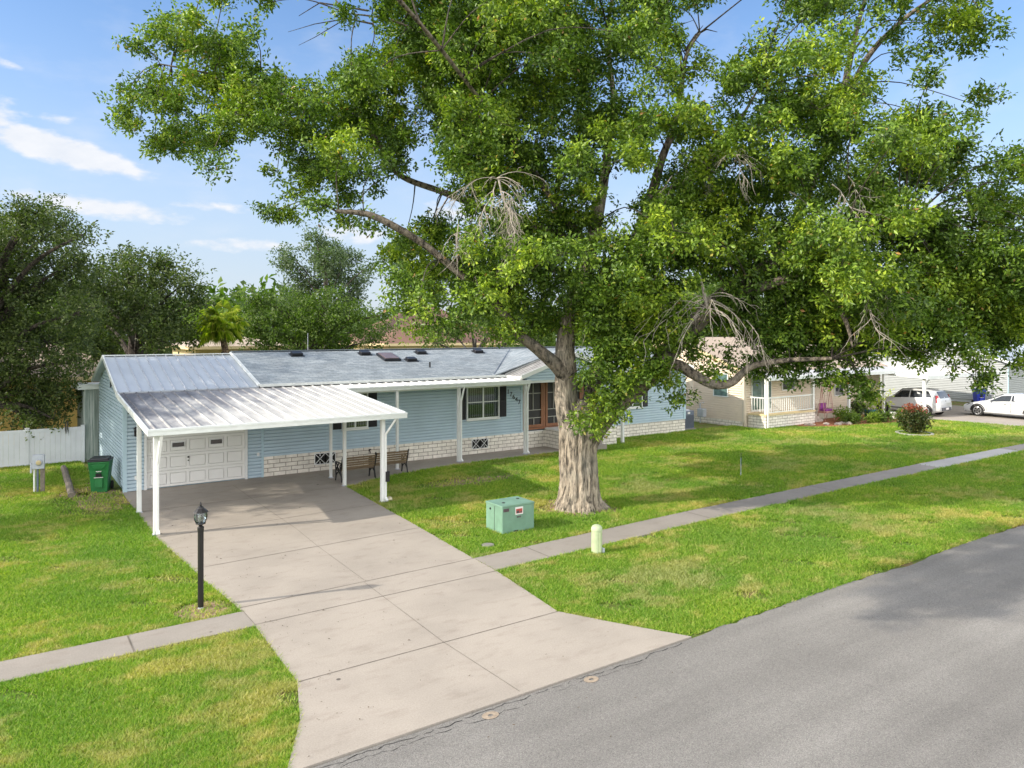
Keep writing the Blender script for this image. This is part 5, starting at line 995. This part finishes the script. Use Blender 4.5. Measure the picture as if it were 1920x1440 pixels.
def pot(name, label, loc, prof, m, leaf=None, r=.4, h=.8, seed=1):
    o = thing(name, label, 'plant pot', loc); b = MB(); b.lathe(prof, (0, 0, 0), 16); b.build('pot', M[m], o, True)
    if leaf:
        rg = np.random.default_rng(seed); P = rg.normal(size=(90, 3)) * np.array([r * .5, r * .5, h * .28]) + np.array([0, 0, prof[-1][1] + h * .45]); V, F = leaf_arrays(P, .22, .07, .1, 6, .18, .35, rg); np_mesh('foliage', V, F, M[leaf], o)
        b = MB(); b.tube([(0, 0, prof[-1][1] - .05), (0, 0, prof[-1][1] + h * .5)], .015, 5); b.build('stem', M['bark_dark'], o)
pot('teal_planter', 'teal tub with a tall yellow-green plant on the porch paving', (37.8, -2.5, .03), [(.28, 0), (.40, .45), (.42, .5)], 'teal', 'leaf_palm', .7, 1.25, 4); pot('black_planter', 'black pot with a small dark plant beside the teal tub', (36.8, -2.3, .03), [(.16, 0), (.2, .5), (.2, .52)], 'pot_black', 'leaf_oak', .3, .4, 5); pot('white_bucket', 'white bucket standing in front of the dark porch opening', (38.6, -3.4, .03), [(.15, 0), (.19, .38), (.2, .4)], 'white')
# hanging swing seat
o = thing('swing_seat', 'hanging rope swing seat with purple cushion under the tan porch roof', 'swing seat', (34.9, -1.5, 0)); b = MB()
for x in (-.45, .45): b.tube([(x, .25, 0), (x * .9, 0, 1.9), (x * .9, .0, 2.0)], .02, 6); b.tube([(x, -.25, 0), (x * .9, 0, 1.9)], .02, 6)
b.tube([(-.41, 0, 1.98), (.41, 0, 1.98)], .022, 6); b.build('frame', M['rope'], o); b = MB()
for x in (-.3, .3):
    for y in (-.2, .2): b.tube([(x * .8, 0, 1.97), (x, y, .55)], .012, 5)
b.build('rope', M['rope'], o); b = MB(); b.box(-.38, .38, -.28, .28, .45, .56); b.build('seat', M['rope'], o, bevel=.02); b = MB(); b.box(-.33, .33, -.22, .24, .561, .68); b.box(-.33, .33, .16, .27, .68, 1.0); b.build('cushion', M['purple'], o, bevel=.04)

# ------------------------------------------------------------------ other houses
o = thing('white_house', 'white sided house with pale blue-grey roof beyond the neighbour carport', 'house', (0, 0, 0)); X0, X1, Y0, Y1 = 54.0, 68.0, -3.2, 9.0
b = MB(); b.box(X0 + .02, X1, Y0 + .02, Y1, -.1, 3.0); b.prism([(X0 + .02, Y0 + .02, 3.0), (X0 + .02, Y1, 3.0), (X0 + .02, 2.9, 4.9)], (X1 - X0, 0, 0)); b.build('wall', M['white_siding'], o); b = MB(); lo_, hi_ = gab(Y0 + .05, Y1, 3.0, 4.9, 2.9); siding(b, (X0 + .02, 0, 0), (0, 1, 0), .2, 4.85, lo_, hi_, (-1, 0, 0), .13); siding(b, (0, Y0 + .02, 0), (1, 0, 0), .2, 3, X0, X1, (0, -1, 0), .13); b.build('siding', M['white_siding'], o)
b = MB(); roof_slab(b, X0 - .4, X1 + .3, Y0 - .4, 2.95, 2.899, 5.1); roof_slab(b, X0 - .4, X1 + .3, Y1 + .4, 2.95, 2.901, 5.1); b.prism([(58, Y0 - .8, 3.2), (64, Y0 - .8, 3.2), (61, Y0 - .8, 4.3)], (0, 4.5, 0)); b.build('roof', M['pale_roof'], o); b = MB(); b.bar((X0 - .43, Y0 - .4, 2.9), (X0 - .43, 2.9, 5.05), .04, .18); b.bar((X0 - .43, Y1 + .4, 2.9), (X0 - .43, 2.9, 5.05), .04, .18); b.box(X0 - .4, X1, Y0 - .46, Y0 - .41, 2.82, 2.97); b.build('fascia', M['gutter'], o)
for y in (3.6, 6.2): b = MB(); b.box(X0 - .05, X0 + .005, y, y + .8, 1.7, 2.7); w_ = b.build('window', M['white'], o); b = MB(); b.box(X0 - .06, X0 - .051, y + .06, y + .74, 1.76, 2.64); b.build('pane', M['dark_glass'], w_); w_.location.x = -.03
b = MB(); b.box(X0 - .03, X0 + .06, Y0 - .03, Y0 + .06, 0, 3); b.build('corner_trim', M['siding_trim'], o)
def plain_house(name, label, x0, x1, y0, y1, eave, ridge, mw, mr, wins=(), along='x'):
    o = thing(name, label, 'house', (0, 0, 0)); b = MB(); b.box(x0, x1, y0, y1, -.1, eave); b.build('wall', M[mw], o); b = MB(); xm, ym = (x0+x1)/2, (y0+y1)/2; e = .5; q = min(x1-x0, y1-y0)/2
    a = [(x0-e, y0-e, eave-.05), (x1+e, y0-e, eave-.05), (x1+e, y1+e, eave-.05), (x0-e, y1+e, eave-.05)]; r1, r2 = ((x0+q, ym, ridge), (x1-q, ym, ridge)) if along == 'x' else ((xm, y0+q, ridge), (xm, y1-q, ridge))
    b.add(a + [r1, r2], [(0, 1, 5, 4), (2, 3, 4, 5), (1, 2, 5), (3, 0, 4), (3, 2, 1, 0)] if along == 'x' else [(0, 1, 4), (1, 2, 5, 4), (2, 3, 5), (3, 0, 4, 5), (3, 2, 1, 0)]); rf_ = b.build('roof', M[mr], o)
    b = MB(); b.box(x0-e-.02, x1+e+.02, y0-e-.06, y0-e-.01, eave-.22, eave-.02); b.box(x0-e-.06, x0-e-.01, y0-e, y1+e, eave-.22, eave-.02); b.build('fascia', M['cream'], rf_)
    for wx, wz, ww, wh in wins: b = MB(); b.box(wx, wx+ww, y0-.06, y0-.005, wz, wz+wh); w_ = b.build('window', M['cream'], o); b = MB(); b.box(wx+.07, wx+ww-.07, y0-.075, y0-.061, wz+.07, wz+wh-.07); b.build('pane', M['dark_glass'], w_)
    return o
plain_house('yellow_house', 'yellow stucco house half hidden behind the oaks and vinyl fence', -12, 2.2, 14, 23, 3.0, 4.6, 'yellow', 'tan_roof', [(-3.2, 1.0, 1.2, 1.2), (-7, 1.0, 1.4, 1.2)])
plain_house('cream_house', 'cream stucco house with small windows peeking under the palm', 6.5, 12.6, 25, 33, 4.15, 4.9, 'cream', 'tan_roof', [(8.0, 3.05, .7, .75), (9.1, 3.05, .7, .75), (10.6, 3.05, .7, .75)])
plain_house('brown_roof_house', 'house with a brown shingle hip roof behind the ridge of the blue house', 20.6, 32, 26, 36, 4.2, 7.4, 'cream', 'orange_roof', [(22.5, 2, 1.2, 1.3)])

# ------------------------------------------------------------------ cars
def car(name, label, loc, rz, L, Wd, Ht, stations, glass_side, glass_front, glass_rear, wheels, wr, paint, belt_trim=None, tail=None):
    """stations along y (front +): (y, z bottom, z belt, half width, z top, top half width)"""
    o = thing(name, label, 'car', loc, rz); st = stations; vs = []; npt = 15
    def sec(s):
        y, zb, zl, w, zt, wt = s; zm = zb + (zl - zb) * .55
        half = [(0, zb), (w - .12, zb), (w - .02, zb + .10), (w, zm), (w - .03, zl), (wt + (w - .03 - wt) * .12, zl + (zt - zl) * .86), (wt - .10, zt - .012), (0, zt + .012)]
        return [(-x, y, z) for x, z in half[:0:-1]][::-1][:0] + [(x, y, z) for x, z in half] + [(-x, y, z) for x, z in half[-2:0:-1]]
    secs = [sec(s) for s in st]; n = len(secs[0]); b = MB(); b.add(sum(secs, []), [(i*n+k, i*n+(k+1) % n, (i+1)*n+(k+1) % n, (i+1)*n+k) for i in range(len(st)-1) for k in range(n)] + [tuple(range(n))[::-1], tuple(range((len(st)-1)*n, len(st)*n))]); b.build('body', M[paint], o, True)
    def lerp(y, i):
        for a, c in zip(st, st[1:]):
            if min(a[0], c[0]) <= y <= max(a[0], c[0]): t = (y - a[0]) / (c[0] - a[0]); return a[i] + (c[i] - a[i]) * t
        return st[-1][i]
    for s in (-1, 1):
        for ya, yb, yc, yd in glass_side:   # bottom front, bottom rear, top rear, top front
            P = []
            for y, f in ((ya, .10), (yb, .10), (yc, .80), (yd, .80)):
                zl, w, zt, wt = (lerp(y, i) for i in (2, 3, 4, 5)); x0 = w - .03; x1 = wt + (w - .03 - wt) * .12; z1 = zl + (zt - zl) * .86; P.append((s * (x0 + (x1 - x0) * f / .86 * 1.0 + .008), y, zl + (z1 - zl) * f / .86))
            b = MB(); b.poly(P); b.build('side_window', M['dark_glass'], o)
    for nm, (ya, za, wa, yb, zb_, wb) in (('windscreen', glass_front), ('rear_window', glass_rear)):
        b = MB(); b.prism([(-wa, ya, za), (wa, ya, za), (wb, yb, zb_), (-wb, yb, zb_)], (0, 0, .012)); b.build(nm, M['dark_glass'], o)
    for y in wheels:
        for s in (-1, 1):
            w = lerp(y, 3); b = MB(); n_ = 24; b.lathe([(wr * .62, -.10), (wr * .96, -.105), (wr, -.07), (wr, .07), (wr * .96, .1)], (s * (w - .07), y, wr), n_, 'x')
            wh = b.build('wheel', M['rubber'], o, True); b = MB(); cx = s * (w + .028)
            for k in range(5): a = k * 2 * math.pi / 5 + .3; b.bar((cx, y + .05 * math.cos(a), wr + .05 * math.sin(a)), (cx, y + wr * .60 * math.cos(a), wr + wr * .60 * math.sin(a)), .02, .075, (1, 0, 0))
            t = MB(); b.tube([(cx, y + wr * .62 * math.cos(k * math.pi / 12), wr + wr * .62 * math.sin(k * math.pi / 12)) for k in range(25)], .022, 6); b.build('rim', M['rim'], wh)
            b = MB(); b.tube([(s * (w - .012), y + (wr + .045) * math.cos(k * math.pi / 12), wr + (wr + .045) * math.sin(k * math.pi / 12)) for k in range(13)], .035, 6); b.build('wheel_arch', M['shutter'], o)
    return o, lerp
SOUL = [(2.02, .30, .62, .66, .70, .50), (1.90, .24, .74, .80, .84, .62), (1.35, .22, .93, .88, 1.00, .70), (.88, .22, 1.0, .89, 1.06, .72), (.20, .22, 1.02, .895, 1.58, .62), (-.5, .22, 1.04, .895, 1.63, .63), (-1.35, .22, 1.08, .89, 1.62, .62), (-1.72, .24, 1.10, .87, 1.52, .58), (-1.98, .30, 1.05, .82, 1.12, .62), (-2.06, .36, .80, .76, .86, .6)]
c1, lp = car('boxy_hatchback', 'white boxy hatchback parked nose-in under the tan house carport', (42.55, -2.35, 0), R(2), 4.1, 1.79, 1.62, SOUL, [(.72, -.28, -.28, .18), (-.36, -1.12, -1.12, -.36), (-1.20, -1.62, -1.35, -1.20)], (.80, 1.08, .66, .24, 1.56, .56), (-1.99, 1.10, .60, -1.76, 1.48, .52), (1.27, -1.28), .33, 'car_white')
for s in (-1, 1):
    b = MB(); b.prism([(s * .70, -2.0, .86), (s * .86, -1.86, .86), (s * .82, -1.80, 1.28), (s * .70, -1.90, 1.28)], (s * .012, -.02, 0)); b.build('tail_lamp', M['red_tail'], c1); b = MB(); b.prism([(s * .60, 2.0, .62), (s * .80, 1.86, .66), (s * .80, 1.80, .82), (s * .60, 1.92, .8)], (0, .02, .0)); b.build('headlight', M['chrome'], c1)
    b = MB(); b.obox((s * .98, .62, 1.08), (.16, .10, .12), Matrix.Identity(3)); b.build('wing_mirror', M['car_white'], c1, bevel=.02); b = MB(); b.box(s * .9 - .012, s * .9 + .012, -.9, .92, .40, .46); b.build('side_trim', M['car_grey'], c1)
b = MB(); b.box(-.55, .55, -2.13, -2.02, .36, .56); b.build('rear_bumper', M['car_grey'], c1, bevel=.02); b = MB(); b.box(-.17, .17, -2.145, -2.131, .42, .54); b.build('number_plate', M['sticker_white'], c1); b = MB(); b.lathe([(.05, 0), (.04, -.015)], (0, -2.035, .92), 10, 'y'); b.build('badge', M['shutter'], c1)
SED = [(2.38, .28, .50, .62, .56, .5), (2.25, .20, .62, .80, .68, .6), (1.6, .18, .80, .91, .86, .72), (1.05, .18, .90, .92, .96, .74), (.15, .18, .94, .92, 1.40, .58), (-.6, .18, .96, .92, 1.45, .58), (-1.35, .18, .98, .91, 1.32, .56), (-1.95, .20, 1.0, .89, 1.06, .66), (-2.3, .24, .90, .82, .98, .6), (-2.42, .34, .70, .72, .8, .55)]
c2, lp = car('white_sedan', 'white sedan parked on the neighbour driveway at the right edge', (45.45, -6.75, 0), R(0), 4.85, 1.84, 1.45, SED, [(.86, -.30, -.30, .22), (-.35, -1.30, -1.05, -.35)], (1.0, .97, .66, .20, 1.385, .52), (-1.90, 1.07, .60, -1.40, 1.30, .5), (1.44, -1.36), .34, 'car_white')
for s in (-1, 1):
    b = MB(); b.prism([(s * .55, 2.29, .56), (s * .80, 2.1, .60), (s * .84, 1.85, .74), (s * .62, 2.12, .70)], (0, .025, .012)); b.build('headlight', M['dark_glass'], c2); b = MB(); b.obox((s * 1.0, .72, 1.0), (.18, .10, .12), Matrix.Identity(3)); b.build('wing_mirror', M['car_white'], c2, bevel=.02)
b = MB(); b.box(-.5, .5, 2.30, 2.40, .32, .46); b.build('grille', M['shutter'], c2)
for s in (-1, 1):
    for y in (-.05, -1.02): b = MB(); b.box(s * .925 - .012, s * .925 + .012, y - .09, y + .09, .80, .83); b.build('door_handle', M['chrome'], c2)
    for y in (.92, -.33, -1.28): b = MB(); b.box(s * .914 - .012, s * .914 + .012, y - .006, y + .006, .34, .90); b.build('door_seam', M['dark'], c2)
b = MB(); b.box(-.92, .92, -1.2, 1.3, .2, .21); b.build('underbody', M['dark'], c2)
